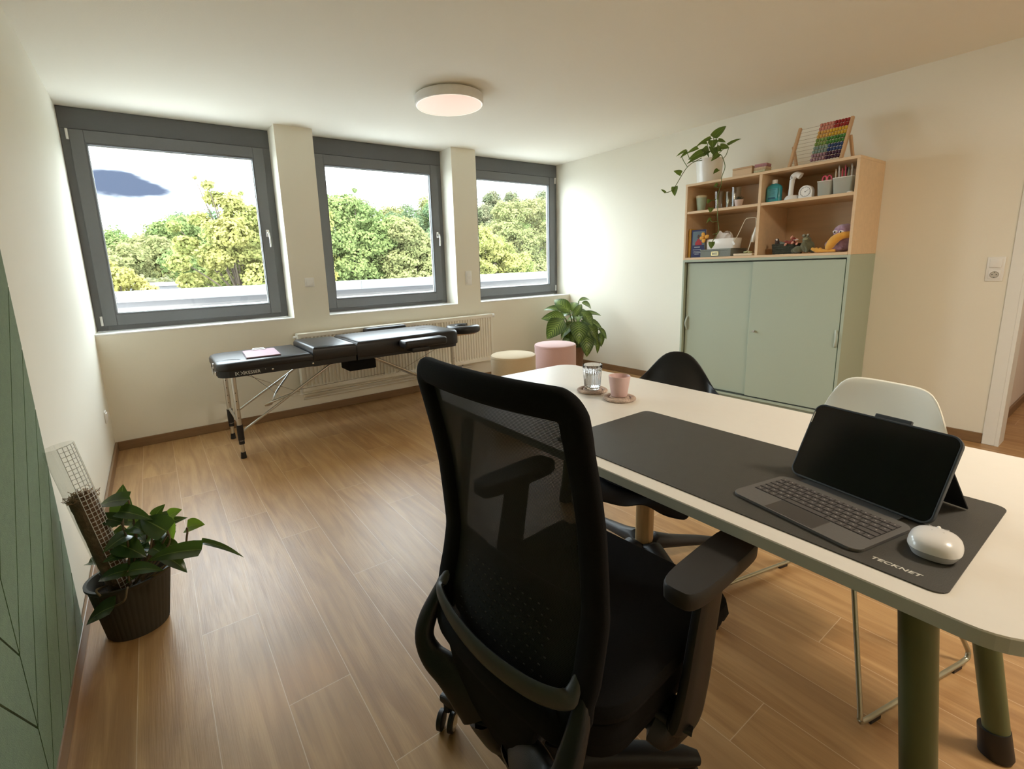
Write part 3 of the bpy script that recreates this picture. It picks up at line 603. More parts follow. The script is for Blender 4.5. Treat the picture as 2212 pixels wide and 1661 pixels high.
# woodland on the hill behind
protos = []
for k, (m, seed, lb) in enumerate(((GD, 31, 'dark green'), (GR, 37, 'mid green'), (BR, 41, 'brownish green'), (OL, 43, 'yellowish'))):
    r = random.Random(seed)
    bl = [(r.uniform(-1.7, 1.7), r.uniform(-1.7, 1.7), 5.0+r.uniform(-2.4, 2.3), r.uniform(1.3, 1.9)) for _ in range(12)]
    protos.append((crown_mesh('woodland_crown', bl, 14000, .25, m, seed, .9), lb))
tm = None
rr = random.Random(2); cnt = 0
for y, step in ((29, 6.4), (36, 6.4), (43, 6.4), (50, 6.4), (57, 6.4), (64, 6.4), (71, 6.4)):
    x = -.12*y-2+(3.2 if int(y/7) % 2 else 0)
    while x < .98*y+4:
        k = rr.choices((0, 1, 2, 3), (4, 4, 3, 1.6))[0]; me, lb = protos[k]
        xx, yy = x+rr.uniform(-.3, .3), y+rr.uniform(-.5, .5)
        az = (xx-.37)/(yy+4.45); wn_ = 'first' if az < .27 else ('second' if az < .63 else 'third')
        rw = {29: 'at the foot of the hill', 36: 'low on the slope', 43: 'below the middle of the slope', 50: 'halfway up the slope', 57: 'on the upper slope', 64: 'just below the ridge', 71: 'on the ridge line'}[y]
        t = thing('woodland_tree', '%s woodland tree %s, beyond the %s window' % (lb, rw, wn_), 'tree', (xx, yy, ground(xx, yy)), rr.uniform(0, 6.28), 'woodland trees on the hillside')
        s_ = rr.uniform(.85, 1.1); t.scale = (s_, s_, s_)
        o = bpy.data.objects.new('crown', me); COL.objects.link(o); o.parent = t
        if tm is None:
            o2 = B().sweep([(0, 0, -.5), (.1, 0, 3), (0, .1, 6)], [.3, .22, .1], seg=7).obj('trunk', BARK, t, True); tm = o2.data
        else:
            o2 = bpy.data.objects.new('trunk', tm); COL.objects.link(o2); o2.parent = t
        x += step*rr.uniform(.97, 1.06); cnt += 1
# ================================================================ RADIATOR
t = thing('radiator', 'long white ribbed radiator on the wall under the second window', 'radiator', (2.42, 0, .235))
x0, x1, h = -1.05, 1.05, .52
b = B(); n = 62; prof = []
pts = []
for i in range(n*6+1):
    u = i/6; x = x0+.02+(x1-x0-.04)*u/n; ph = u % 1
    pts.append((x, -.118+(.016 if .28 < ph < .72 else 0)))
rows = []
for z, k in ((.035, 0), (.05, 1), (h-.05, 1), (h-.035, 0)):
    rows.append([b.bm.verts.new((x, (y if k else -.118), z)) for x, y in pts])
for a, c in zip(rows, rows[1:]):
    for i in range(len(pts)-1): b.bm.faces.new((a[i], a[i+1], c[i+1], c[i]))
b.box(x0, x1, -.1185, -.108, 0, .035, .003).box(x0, x1, -.1185, -.108, h-.035, h, .003).box(x0, x0+.02, -.1185, -.108, .03, h-.03).box(x1-.02, x1, -.1185, -.108, .03, h-.03)
b.obj('front_panel', RADW, t)
B().box(x0, x0+.004, -.108, -.03, 0, h, .001).box(x1-.004, x1, -.108, -.03, 0, h, .001).box(x0, x1, -.108, -.03, h-.004, h).box(x0+.01, x1-.01, -.05, -.03, .01, h-.01).obj('casing', RADW, t)
b = B()
for x in (-.8, .8): b.box(x-.02, x+.02, -.032, -.001, .1, h-.05)
b.obj('wall_bracket', RADW, t)
B().sweep([(x1-.004, -.07, h-.022), (x1+.02, -.07, h-.022)], .009).sweep([(x1+.015, -.07, h-.022), (x1+.05, -.07, h-.022)], .021, seg=16).obj('thermostat', PLW, t, True)
B().box(x0-.012, x0+.03, -.105, -.075, .0, .10, .004).sweep([(x0-.008, -.08, .02), (x0-.008, -.08, -.03)], .012).sweep([(x0-.0, -.07, h-.03), (x0-.025, -.07, h-.03)], .012).obj('valve', PLW, t, True)
for z in (-.085, -.055):
    B().sweep([(x0+.02, -.03, z), (x1-.25, -.03, z)], .008, seg=10).obj('pipe', RADW, t, True)
B().sweep([(.55, -.07, -.004), (.55, -.07, -.03), (.62, -.07, -.04), (.66, -.07, -.03), (.66, -.07, -.004)], .011, seg=10).obj('valve_block', CHROME, t, True)

# ================================================================ MASSAGE TABLE
mt = thing('massage_table', 'folding black massage table on aluminium legs in front of the radiator', 'massage table', (1.62, -.56, 0))
def mbx(bb, x0, x1, y0, y1, z0, z1, bev, seg=4): return bb.box(x0-1.62, x1-1.62, y0+.56, y1+.56, z0, z1, bev, seg)
def rrect(x0, x1, y0, y1, r, corners=(1, 1, 1, 1), n=7):
    out = []
    for (cx, cy, a0, on) in ((x1-r, y1-r, 0, corners[0]), (x0+r, y1-r, 90, corners[1]), (x0+r, y0+r, 180, corners[2]), (x1-r, y0+r, 270, corners[3])):
        if on:
            for i in range(n): a = math.radians(a0+90*i/(n-1)); out.append((cx+r*math.cos(a), cy+r*math.sin(a)))
        else: out.append((x1 if a0 in (0, 270) else x0, y1 if a0 in (0, 90) else y0))
    return out
def cushion(x0, x1, z0, z1, cor, bv=.022, slope=0):
    bb = B(); poly = rrect(x0-1.62, x1-1.62, -.295, .295, .09, cor)
    n = len(poly); cx = (x0+x1)/2-1.62
    R = []
    for k, (ins, z) in enumerate(((.004, z0), (0, z0+.006), (0, z1-bv), (.006, z1-bv*.45), (.018, z1-bv*.12), (.045, z1), )):
        R.append([(cx+(x-cx)*(1-ins/((x1-x0)/2)), y*(1-ins/.295), z+(slope*(x-cx) if k > 1 else 0)) for x, y in poly])
    bb.rings(R); return bb
cushion(.665, 1.292, .640, .699, (0, 1, 1, 0), .024).obj('leg_cushion', VINYL, mt, True)
cushion(1.296, 1.628, .632, .735, (0, 0, 0, 0), .03, -.02).obj('wedge_cushion', VINYL, mt, True)
cushion(1.632, 2.590, .612, .738, (1, 0, 0, 1), .034).obj('back_cushion', VINYL, mt, True)
fb = B(); poly = rrect(.672-1.62, 1.30-1.62, -.288, .288, .085, (0, 1, 1, 0)); fb.prism(poly, .594, .640)
mbx(fb, 1.295, 1.625, -.845, -.275, .590, .634, .003); poly = rrect(1.635-1.62, 2.575-1.62, -.285, .285, .08, (1, 0, 0, 1)); fb.prism(poly, .590, .614)
fb.obj('base_frame', PLB2, mt)
# seams / face hole flap / corner patch
sm = B()
sm.sweep([(.79+.105*math.cos(a)-0, .02+.062*math.sin(a), .7385) for a in [2*PI*i/28 for i in range(28)]], .0022, .0012, seg=6, closed=True)
sm.obj('face_hole_seam', PLB, mt, True)
pa = B().sweep(spline([(-.938, -.14, .697), (-.86, -.155, .7002), (-.80, -.20, .7000), (-.79, -.272, .693)]), .0022, .0012, seg=6)
pa.obj('corner_patch_seam', PLB, mt, True)
def leg(x, y, name='leg'):
    a = B().sweep([(x, y, .17), (x, y, .60)], .0165, seg=14).obj(name, ALU, mt, True)
    B().sweep([(x, y, .035), (x, y, .18)], .0125, seg=12).obj('leg_extension', ALU, a, True)
    B().sweep([(x, y, .135), (x, y, .245)], .021, seg=14).sweep([(x, y, .105), (x, y, .128)], .019, seg=14).obj('clamp_sleeve', PLB, a, True)
    B().sweep([(x, y, 0), (x, y, .012), (x, y, .045)], [.020, .019, .016], seg=14).obj('rubber_foot', PLB, a, True)
    hb = B()
    for z in (.30, .36, .42, .48): hb.sweep([(x, y-.0165, z), (x, y-.0173, z)], .0035, seg=8)
    hb.obj('adjustment_hole', PLB, a, True)
for x in (-.862, .905):
    for y in (-.245, .265): leg(x, y)
    b = B().sweep([(x, -.245, .25), (x, .265, .25)], .009, seg=10); b.obj('cross_bar', ALU, mt, True)
for y, in ((-.245,), (.265,)):
    B().sweep([(-.85, y+.01, .19), (-.14, y+.01, .607)], .0085, seg=10).obj('diagonal_strut', ALU, mt, True)
    B().sweep([(.89, y+.01, .19), (.13, y+.01, .607)], .0085, seg=10).obj('diagonal_strut', ALU, mt, True)
b = B().sweep(spline([(-.50, -.24, .40), (-.62, -.20, .36), (-.66, -.13, .325), (-.61, -.06, .31), (-.575, .06, .31), (-.52, .16, .35), (-.40, .25, .455)]), .0085, seg=10); b.obj('folding_hoop', ALU, mt, True)
b = B().sweep(spline([(.52, -.24, .40), (.63, -.15, .34), (.62, .1, .33), (.45, .25, .43)]), .0085, seg=10); b.obj('folding_hoop', ALU, mt, True)
for i, (p, q) in enumerate((((-.80, -.22, .60), (-.33, .24, .29)), ((-.78, .22, .60), (-.55, -.22, .37)), ((-.50, -.235, .385), (.50, -.235, .385)), ((-.33, .25, .31), (.45, .25, .33)), ((.80, -.22, .60), (.55, .2, .33)), ((.80, .22, .60), (.52, -.23, .37)))):
    B().sweep([p, q], .0018, seg=6).obj('steel_cable', CHROME, mt, True)
bb = B()
for x in (-.28, -.0): bb.sphere((1.29-1.62+x*0-.0+x, -.292, .617), .007, 1, .4, 1, 10, 6)
bb.obj('rivet', CHROME, mt, True)
bb = B(); bb.cbox((-.957, -.09, .66), (.008, .03, .035), .002).cbox((-.958, -.06, .635), (.010, .012, .02), .002).cbox((-.955, -.17, .617), (.010, .03, .03), .002).sweep([(-.962, -.085, .65), (-.966, -.085, .60)], .003)
bb.obj('case_latch', CHROME, mt)
bb = B(); mbx(bb, 1.575, 1.80, -.80, -.60, .500, .589, .008, 2); bb.obj('hanging_pouch', FABB, mt)
# arm rests and headrest
bb = B(); bb.box(1.975-1.62, 2.365-1.62, -.445, -.312, .652, .715, .022, 4); bb.obj('arm_rest', VINYL, mt, True)
bb = B(); bb.sweep([(2.02-1.62, -.31, .66), (2.0-1.62, -.40, .648)], .016, .006).box(2.04-1.62, 2.2-1.62, -.43, -.30, .612, .654, .012, 3); bb.obj('arm_rest_bracket', PLB, mt, True)
bb = B(); bb.box(1.95-1.62, 2.35-1.62, .300, .43, .695, .757, .024, 4); bb.obj('arm_rest', VINYL, mt, True)
bb = B(); 
pp = [(1.165+.115*math.cos(a), -.02+.118*math.sin(a), .700) for a in [math.radians(40+280*i/22) for i in range(23)]]
pp = [(x if True else x, y, z) for x, y, z in pp]
bb.sweep(pp, .050, .038, seg=16, power=2.8); bb.obj('face_rest', VINYL, mt, True)
bb = B().box(.96, 1.25, -.10, .06, .648, .664, .004).sweep([(.93, -.06, .64), (1.10, -.06, .655)], .007).sweep([(.93, .05, .64), (1.10, .05, .655)], .007); bb.obj('face_rest_frame', WOODL, mt)
LOGO = mat('logo_white', (.55, .55, .53), .6)
text_mesh('logo_text', 'KESSER', .030, LOGO, mt, axes((1, 0, 0), (0, 0, 1), (-.79, -.2895, .6065)), spacing=1.05, bold=.0004)
text_mesh('logo_mark', 'R', .010, LOGO, mt, axes((1, 0, 0), (0, 0, 1), (-.660, -.2895, .622)))
bb = B()
for q in (-.836, -.806): 
    for d_ in (-1, 1): bb.sweep([(q-.010*d_, -.2898, .606), (q+.010*d_, -.2898, .630)], .0016, seg=4)
for q in (-.848, -.794): bb.sweep([(q, -.2898, .606), (q, -.2898, .630)], .002, seg=4)
bb.obj('logo_emblem', LOGO, mt)
# clipboard
cb = thing('clipboard', 'mauve pink clipboard with metal clip lying on the left end of the massage table', 'clipboard', (.985, -.60, .700), math.radians(-4))
B().box(-.115, .115, -.19, .17, 0, .004, .001).obj('backing_board', mat('clip_dark', (.03, .015, .03), .6), cb)
B().box(-.110, .113, -.188, .165, .004, .010, .001).obj('paper_stack', mat('mauve_cover', (.42, .27, .33), .6, var=.03), cb)
B().box(-.05, .05, .130, .165, .010, .015, .002).sweep([(-.04, .165, .016), (.04, .165, .016)], .005, seg=8).obj('clip', CHROME, cb)

# ================================================================ POUFS
def pouf(name, label, m, x, y, h, r):
    t = thing(name, label, 'pouf', (x, y, 0))
    B().lathe([(0, .0), (r-.01, .0), (r, .008), (r, h-.02)], seg=56).obj('body', m, t, True)
    B().lathe([(r, h-.022), (r+.0015, h-.018), (r-.002, h-.006), (r-.012, h), (0, h+.001)], seg=56).obj('seat_top', m, t, True)
    B().sweep([(math.cos(a)*(r+.0008), math.sin(a)*(r+.0008), h-.020) for a in [2*PI*i/56 for i in range(56)]], .0018, seg=6, closed=True).obj('piping', m, t, True)
pouf('pouf', 'round cream beige cylindrical pouf in front of the radiator', BEIGEF, 2.92, -1.18, .51, .198)
pouf('pouf', 'round pale pink cylindrical pouf in front of the corner plant', PINKF, 3.56, -1.035, .51, .202)

# ================================================================ CABINETS
FX, Ya, Yb, HJ, HT = 4.313, -1.903, -3.167, 1.273, 1.917
cb = thing('sliding_door_cabinet', 'sage green cabinet with two sliding doors against the right wall', 'cabinet', (FX, Ya, 0))
def cw(bb, x0, x1, y0, y1, z0, z1, bev=.001): return bb.box(x0-FX, x1-FX, y0-Ya, y1-Ya, z0, z1, bev, 1)
XB = W-.002
bb = B()
cw(bb, FX, XB, Yb, Yb+.019, 0, HJ); cw(bb, FX, XB, Ya-.019, Ya, 0, HJ); cw(bb, FX, XB, Yb+.019, Ya-.019, HJ-.019, HJ)
cw(bb, FX, XB, Yb+.019, Ya-.019, .118, .137); cw(bb, XB-.01, XB, Yb+.019, Ya-.019, 0, HJ-.02)
bb.obj('carcass', SAGE, cb)
bb = B(); cw(bb, FX+.02, FX+.04, Yb+.019, Ya-.019, 0, .118); bb.obj('plinth', SAGED, cb)
for z_ in (.1375, HJ-.0245):
    bb = B(); cw(bb, FX+.003, FX+.05, Yb+.019, Ya-.019, z_, z_+.005); bb.obj('door_track', mat('track_dark', (.05, .06, .05), .6), cb)
bb = B(); cw(bb, FX+.030, FX+.046, -2.555, Ya-.030, .146, HJ-.030); dl = bb.obj('door', SAGE, cb)
bb = B(); cw(bb, FX+.008, FX+.024, Yb+.026, -2.515, .146, HJ-.030); drr = bb.obj('door', SAGE, cb)
def bow(par, x, y, z, s_):
    bb = B(); bb.sweep(spline([(x-FX, y-Ya, z-.062), (x-FX-.012, y-Ya+.004*s_, z-.045), (x-FX-.020, y-Ya+.010*s_, z), (x-FX-.012, y-Ya+.004*s_, z+.045), (x-FX, y-Ya, z+.062)], 5), .0045, .008, up=(0, 1, 0), seg=10)
    bb.obj('handle', mat('pale_green_handle', (.45, .50, .42), .4), par, True)
bow(dl, FX+.030, -1.955, .710, 1); bow(drr, FX+.008, -3.125, .685, -1)
bb = B(); bb.sweep([(.009, -2.560-Ya, .690), (-.006, -2.560-Ya, .690)], .009, seg=14); lk = bb.obj('lock', CHROME, drr, True)
B().cbox((-.020, -2.560-Ya, .690), (.028, .012, .002), .0008).obj('key', CHROME, lk)
# shelf unit on top
sh = thing('shelf_unit', 'open birch shelf unit with four compartments on top of the green cabinet', 'shelf', (FX, Ya, HJ))
def sw(bb, x0, x1, y0, y1, z0, z1): return bb.box(x0-FX, x1-FX, y0-Ya, y1-Ya, z0-HJ, z1-HJ, .001, 1)
for a, c in ((Ya-.019, Ya), (Yb, Yb+.019)):
    bb = B(); sw(bb, FX, XB, a, c, HJ+.0005, HT-.0195); bb.obj('side_panel', BIRCH, sh)
bb = B(); sw(bb, FX, XB, Yb, Ya, HT-.019, HT); bb.obj('top_panel', BIRCH, sh)
bb = B(); sw(bb, FX, XB, Yb+.0195, Ya-.0195, HJ+.0005, HJ+.019); bb.obj('bottom_panel', BIRCH, sh)
bb = B(); sw(bb, FX+.001, XB-.012, -2.545, -2.523, HJ+.0195, HT-.0195); bb.obj('divider', BIRCH, sh)
bb = B(); sw(bb, XB-.010, XB, Yb+.0195, Ya-.0195, HJ+.0195, HT-.0195); bb.obj('back_panel', BIRCH, sh)
SZ = 1.687
bb = B(); sw(bb, FX+.003, XB-.012, -2.5225, Ya-.0195, SZ-.021, SZ); bb.obj('shelf', BIRCH, sh)
bb = B(); sw(bb, FX+.003, XB-.012, Yb+.0195, -2.5455, SZ-.021, SZ); bb.obj('shelf', BIRCH, sh)
Z0S = HJ+.0195

# --- things on the shelves
# left upper compartment
def tumbler(name, label, m, x, y, z, r0, r1, h, th=.0025, cat='cup', group=None, part='body'):
    t = thing(name, label, cat, (x, y, z+.0005), 0, group)
    B().lathe([(0, .0), (r0*.94, 0), (r0, .004), (r1, h-.002), (r1-th*.5, h), (r1-th, h-.002), (r0-th, .007), (0, .007)], seg=40).obj(part, m, t, True); return t
gc = tumbler('travel_cup', 'pale green tapered cup with cream lid on upper left shelf', mat('pale_green_cup', (.42, .50, .38), .6), 4.41, -1.995, SZ, .031, .043, .118)
B().lathe([(.0435, .112), (.045, .116), (.044, .130), (0, .131)], seg=40).obj('lid', mat('cream_lid', (.62, .55, .36), .6), gc, True)
GT = glass_thin('shelf_glass', (.93, .94, .91), .035)
for i, (x, y, h, lb) in enumerate(((4.38, -2.170, .140, 'clear tumbler nearest the green cup on the upper left shelf'), (4.45, -2.225, .135, 'clear tumbler at the back between two others on the upper left shelf'), (4.42, -2.292, .160, 'taller clear tumbler behind the small succulent on the upper left shelf'))):
    t = thing('drinking_glass', lb, 'glass', (x, y, SZ+.0005), 0, 'tumblers on the upper left shelf')
    bb = B(); R = []
    for r, z in ((.0001, 0), (.030, 0), (.038, h), (.036, h), (.029, .006), (.0001, .006)):
        R.append([(r*(1+(.025*math.cos(12*2*PI*k/48) if 0 < z else 0))*math.cos(2*PI*k/48), r*(1+(.025*math.cos(12*2*PI*k/48) if 0 < z else 0))*math.sin(2*PI*k/48), z) for k in range(48)])
    bb.rings(R, cap=False); bb.obj('body', GT, t, True)
sp = tumbler('potted_succulent', 'tiny spiky succulent in pinkish white pot on the upper left shelf', mat('blush_pot', (.68, .55, .50), .5), 4.37, -2.345, SZ, .024, .034, .052, cat='plant', part='pot')
B().lathe([(.0, .045), (.031, .045)], seg=24).obj('soil', SOIL, sp)
bb = B(); r_ = random.Random(4)
for i in range(20):
    a = i*2.4; e = .25+.9*(i/20); L = .045*(1-.25*i/20); d_ = Vector((math.cos(a)*math.cos(e), math.sin(a)*math.cos(e), math.sin(e)))
    bb.sweep([Vector((0, 0, .046)), Vector((0, 0, .048))+d_*L*.5, Vector((0, 0, .05))+d_*L], [.004, .0045, .0006], [.002, .002, .0005], seg=6)
bb.obj('spiky_leaves', mat('succulent_green', (.045, .06, .04), .5, var=.2), sp, True)
# right upper compartment
bo = thing('disinfectant_bottle', 'teal blue plastic bottle with white cap on the upper right shelf', 'bottle', (4.40, -2.600, SZ+.0005))
TEAL = mat('teal_liquid', (.03, .30, .36), .25, var=.05, coat=.4)
B().sweep([(0, 0, 0), (0, 0, .004), (0, 0, .105), (0, 0, .122), (0, 0, .134), (0, 0, .138)], [.050, .054, .054, .046, .026, .018], [.026, .030, .030, .027, .02, .017], up=(1, 0, 0), seg=28, power=3).obj('bottle_body', TEAL, bo, True)
B().sweep([(0, 0, .136), (0, 0, .166)], [.019, .018], seg=20).obj('cap', PLW, bo, True)
bb = B().cbox((-.0302, 0, .062), (.0012, .076, .075), .0005); lb_ = bb.obj('label', mat('bottle_label', (.09, .36, .42), .5), bo)
bb = B(); 
for z, wd in ((.092, .05), (.078, .042), (.070, .045), (.062, .04), (.052, .05)): bb.cbox((-.0310, 0, z), (.0004, wd, .0035 if z > .09 else .0015))
bb.cbox((-.0310, .004, .030), (.0004, .055, .012)); bb.obj('print', mat('label_print', (.02, .13, .22), .6), lb_)
th = thing('shower_head_massager', 'white angled handheld device standing on a round base on the upper right shelf', 'device', (4.41, -2.725, SZ+.0005))
B().lathe([(0, 0), (.050, 0), (.052, .006), (.046, .022), (.036, .034), (0, .036)], seg=32).obj('base', PLW, th, True)
B().sweep(spline([(0, .012, .02), (0, .010, .09), (0, .006, .146), (0, -.004, .172), (0, -.026, .180), (0, -.050, .166)], 5), lerpl([.017, .016, .018, .023, .023, .024], 26), seg=18).obj('handle', PLW, th, True)
B().cbox((-.0195, .004, .165), (.004, .012, .020), .002).obj('button', mat('grey_button', (.4, .4, .4), .5), th)
tm_ = thing('timer_clock', 'small white timer clock with round dial on the upper right shelf', 'clock', (4.39, -2.828, SZ+.0005))
pl = [(-.045, 0), (.045, 0), (.045, .046)]+[(.045*math.cos(a), .046+.045*math.sin(a)) for a in [PI*i/16 for i in range(1, 16)]]+[(-.045, .046)]
bb = B(); lo = [bb.bm.verts.new((-.02, x, z)) for x, z in pl]; hi = [bb.bm.verts.new((.022, x, z)) for x, z in pl]
f1 = bb.bm.faces.new(lo); bb.bm.faces.new(hi[::-1])
for i in range(len(pl)): bb.bm.faces.new((lo[i], hi[i], hi[(i+1) % len(pl)], lo[(i+1) % len(pl)]))
bmesh.ops.bevel(bb.bm, geom=list(f1.edges), offset=.004, segments=2, affect='EDGES'); bb.obj('housing', PLW, tm_, True)
bb = B(); bb.sweep([(-.0215, .033*math.cos(a), .046+.033*math.sin(a)) for a in [2*PI*i/30 for i in range(30)]], .0012, seg=6, closed=True)
for i in range(12): a = 2*PI*i/12; bb.cbox((-.0212, .028*math.cos(a), .046+.028*math.sin(a)), (.001, .0025, .0025))
bb.sweep([(-.0215, 0, .046), (-.0215, -.018, .058)], .001).sphere((-.022, 0, .046), .004); bb.obj('dial', mat('dial_grey', (.25, .26, .27), .5), tm_)
FROST = glass_thin('frosted_box', (.62, .64, .58), .10)
FRO = mat('frosted_plastic', (.55, .57, .50), .45, alpha=.46)
def tray(label, y0, y1, x0, h):
    t = thing('storage_box', label, 'box', (x0, (y0+y1)/2, SZ+.0005), 0, 'frosted boxes on the upper right shelf'); w2 = (y1-y0)/2; dpt = .12
    bb = B(); R = []
    for q, z in ((.86, 0), (.86, .001), (1, h), (.97, h), (.84, .003), (.84, .0025)): R.append([(dpt/2+x*q, y*q, z) for x, y in rrect(-dpt/2, dpt/2, -w2, w2, .012, n=4)])
    bb.rings(R); bb.obj('box_body', FRO, t, True)
    bb = B(); bb.sweep([(dpt/2+x*1.005, y*1.005, h) for x, y in rrect(-dpt/2, dpt/2, -w2, w2, .012, n=4)], .0025, seg=6, closed=True); bb.obj('rim', PLW, t, True); return t
tray('frosted box holding pink scissors on the upper right shelf', -3.000, -2.908, 4.345, .100)
tray('frosted box full of pens at the right end of the upper right shelf', -3.126, -3.004, 4.340, .108)
sc_ = thing('scissors', 'pink handled scissors standing in the frosted box', 'scissors', (4.385, -2.955, SZ+.020))
bb = B()
for s_ in (-1, 1): bb.sweep([(.0, s_*.015+.014*math.cos(a)*.9, .098+.020*math.sin(a)) for a in [2*PI*i/18 for i in range(18)]], .0045, up=(1, 0, 0), seg=8, closed=True).sweep([(0, s_*.008, .082), (0, 0, .06)], .005)
bb.obj('handles', mat('hot_pink', (.75, .10, .17), .4), sc_, True)
B().cbox((0, .002, .034), (.002, .010, .06), .0005, rot=Matrix.Rotation(.1, 3, 'X')).cbox((.002, -.002, .034), (.002, .010, .06), .0005, rot=Matrix.Rotation(-.1, 3, 'X')).obj('blades', CHROME, sc_)
PCOL = [((.5, .42, .3), 'beige wooden pencil'), ((.65, .62, .58), 'silver white pen'), ((.04, .04, .05), 'black pen'), ((.45, .03, .05), 'dark red pen'), ((.5, .03, .06), 'second red pen with a dark tip'), ((.25, .24, .22), 'grey pen'), ((.10, .14, .09), 'dark green pen'), ((.62, .6, .55), 'black and white striped pencil')]
for i, (c, lb) in enumerate(PCOL):
    y = -3.022-.0125*i; x = 4.385+.03*((i*7) % 3-1); L = .150+.012*((i*5) % 3); tl = (.012*((i % 3)-1), .010*(((i+1) % 3)-1))
    t = thing('pen', '%s standing in the frosted box of pens' % lb, 'pen', (x, y, SZ+.006), 0, 'pens in the frosted box')
    B().sweep([(0, 0, 0), (0, 0, .012), (tl[0], tl[1], L)], [.001, .0042, .0042], seg=8).obj('barrel', mat('pen_%d' % i, c, .4), t, True)
    B().sweep([(tl[0], tl[1], L), (tl[0]*1.1, tl[1]*1.1, L+.012)], [.0044, .003], seg=8).obj('cap', mat('pen_cap_%d' % i, tuple(v*.5 for v in c), .4), t, True)
sd = tag(B().lathe([(0, 0), (.016, 0), (.019, .004), (.012, .009), (0, .010)], (4.325+.012, -3.118, SZ+.0005), 20).obj('white_disc', PLW, None, True), 'small white round disc at the front right edge of the upper right shelf', 'disc')
# left lower compartment: books
def book(label, y0, y1, h, dpt, m, x=4.345, pages=True, cover=None, tilt=0):
    t = thing('book', label, 'book', (x, (y0+y1)/2, Z0S+.0005), 0, 'books on the lower left shelf'); w2 = abs(y1-y0)/2
    B().box(0, dpt, -w2, -w2+.0015, 0, h).box(0, dpt, w2-.0015, w2, 0, h).box(0, .0015, -w2+.0015, w2-.0015, 0, h).obj('cover', m, t)
    B().box(.003, dpt-.004, -w2+.0016, w2-.0016, .003, h-.004).obj('pages', mat('book_pages', (.62, .56, .42), .8, var=.1, scale=90), t); return t
YEL = mat('yellow_cover', (.62, .36, .05), .5, var=.06); YEL2 = mat('yellow_orange_cover', (.55, .30, .05), .5, var=.06)
book('narrow orange yellow book at the far left end of the lower left shelf', -1.929, -1.9355+.027-.018, .232, .16, YEL2)
book('thicker bright yellow book second from the left on the lower left shelf', -1.950, -1.9305, .246, .17, YEL)
bk = thing('book', 'blue book, red figure on its cover, on the lower left shelf', 'book', (4.352, -2.02, Z0S+.0005), math.radians(9), 'books on the lower left shelf')
BLU = mat('navy_cover', (.022, .030, .11), .45, var=.05)
B().box(0, .0015, -.060, .060, 0, .236).box(.018, .0195, -.060, .060, 0, .236).box(.0015, .018, .0585, .060, 0, .236).obj('cover', BLU, bk)
B().box(.0016, .0179, -.057, .058, .003, .232).obj('pages', MATS['book_pages'], bk)
bb = B().box(-.0006, -.0001, -.052, .050, .105, .222); pc = bb.obj('cover_picture', mat('cover_blue_grey', (.13, .19, .24), .5), bk)
bb = B(); bb.prism([(0, 0)]*0 or [(-.030, .105), (.028, .105), (.026, .128), (.012, .146), (.006, .158), (-.006, .158), (-.012, .146), (-.028, .13)], 0, .0006)
for v in bb.bm.verts: v.co = Vector((-.0008-v.co.z, v.co.x, v.co.y))
bb.obj('red_figure', mat('cover_red', (.38, .03, .04), .5), pc)
bb = B().lathe([(0, 0), (.012, 0)], seg=20)
for v in bb.bm.verts: v.co = Vector((-.0012, v.co.x*.85, .178+v.co.y*1.35))
bb.obj('figure_head', mat('cover_brown', (.10, .06, .05), .5), pc)
bb = B()
for z, wd, th_ in ((.088, .05, .006), (.066, .07, .004), (.052, .06, .003), (.040, .065, .003), (.028, .04, .003)): bb.cbox((-.0004, .01, z), (.0006, wd, th_))
bb.obj('cover_print', mat('cover_print_white', (.5, .55, .6), .6), bk)
B().box(-.0008, .0196, .0601, .0604, .003, .233).obj('spine_strip', mat('spine_lilac', (.45, .42, .55), .5), bk)
# document box, tissue box
db = thing('document_box', 'flat speckled grey box with brass label holder on the lower left shelf', 'box', (4.355, -2.175, Z0S+.0005))
SPK = mat('speckled_grey', (.20, .22, .20), .7, var=.75, scale=260)
B().box(0, .26, -.135, .135, 0, .050, .002).obj('box_body', SPK, db); B().box(-.003, .262, -.137, .137, .0505, .064, .002).obj('lid', SPK, db)
bb = B(); ring_y = [(-.032, .032)]; bb.cbox((-.004, 0, .040), (.003, .064, .006)).cbox((-.004, 0, .012), (.003, .064, .006)).cbox((-.004, .029, .026), (.003, .006, .030)).cbox((-.004, -.029, .026), (.003, .006, .030))
bb.obj('label_holder', mat('brass', (.65, .52, .25), .35, .8), db)
B().cbox((-.0028, 0, .026), (.001, .05, .022)).obj('label_card', mat('card', (.45, .44, .33), .8), db)
tb = thing('tissue_box', 'glossy white rectangular tissue box on top of the speckled grey box', 'tissue box', (4.362, -2.205, Z0S+.065))
bb = B(); R = []
for q, z in ((.93, 0), (.95, .003), (1, .080), (.985, .084), (.96, .084), (.94, .078), (.94, .074)): R.append([(.065+x*q, y*q, z) for x, y in rrect(-.062, .062, -.130, .130, .018, n=5)])
bb.rings(R); bb.obj('box_body', WPOT, tb, True)
bb = B(); R = []; r_ = random.Random(9)
for i in range(7):
    t_ = i/6; z = .070+.062*math.sin(t_*PI*.5); ww = .062*(1-.25*t_)+.006; dd = .022*(1-t_*.6)
    R.append([(.065+dd*math.cos(a)+.006*math.sin(5*a+i), -.005+ww*math.cos(a+PI/2)+.009*math.sin(3*a+i*.7), z+.014*math.sin(2*a+.5)*t_+.008*math.cos(5*a)*t_) for a in [2*PI*k/30 for k in range(30)]])
bb.rings(R, cap=True); bb.obj('tissue', mat('tissue', (.72, .66, .62), .95, var=.03), tb, True)
fl = thing('flower_ornament', 'orange yellow flower shaped ornament at the left end of the tissue box', 'ornament', (4.350, -2.075, Z0S+.150))
OR = mat('orange_petal', (.72, .36, .05), .6, var=.15); bb = B()
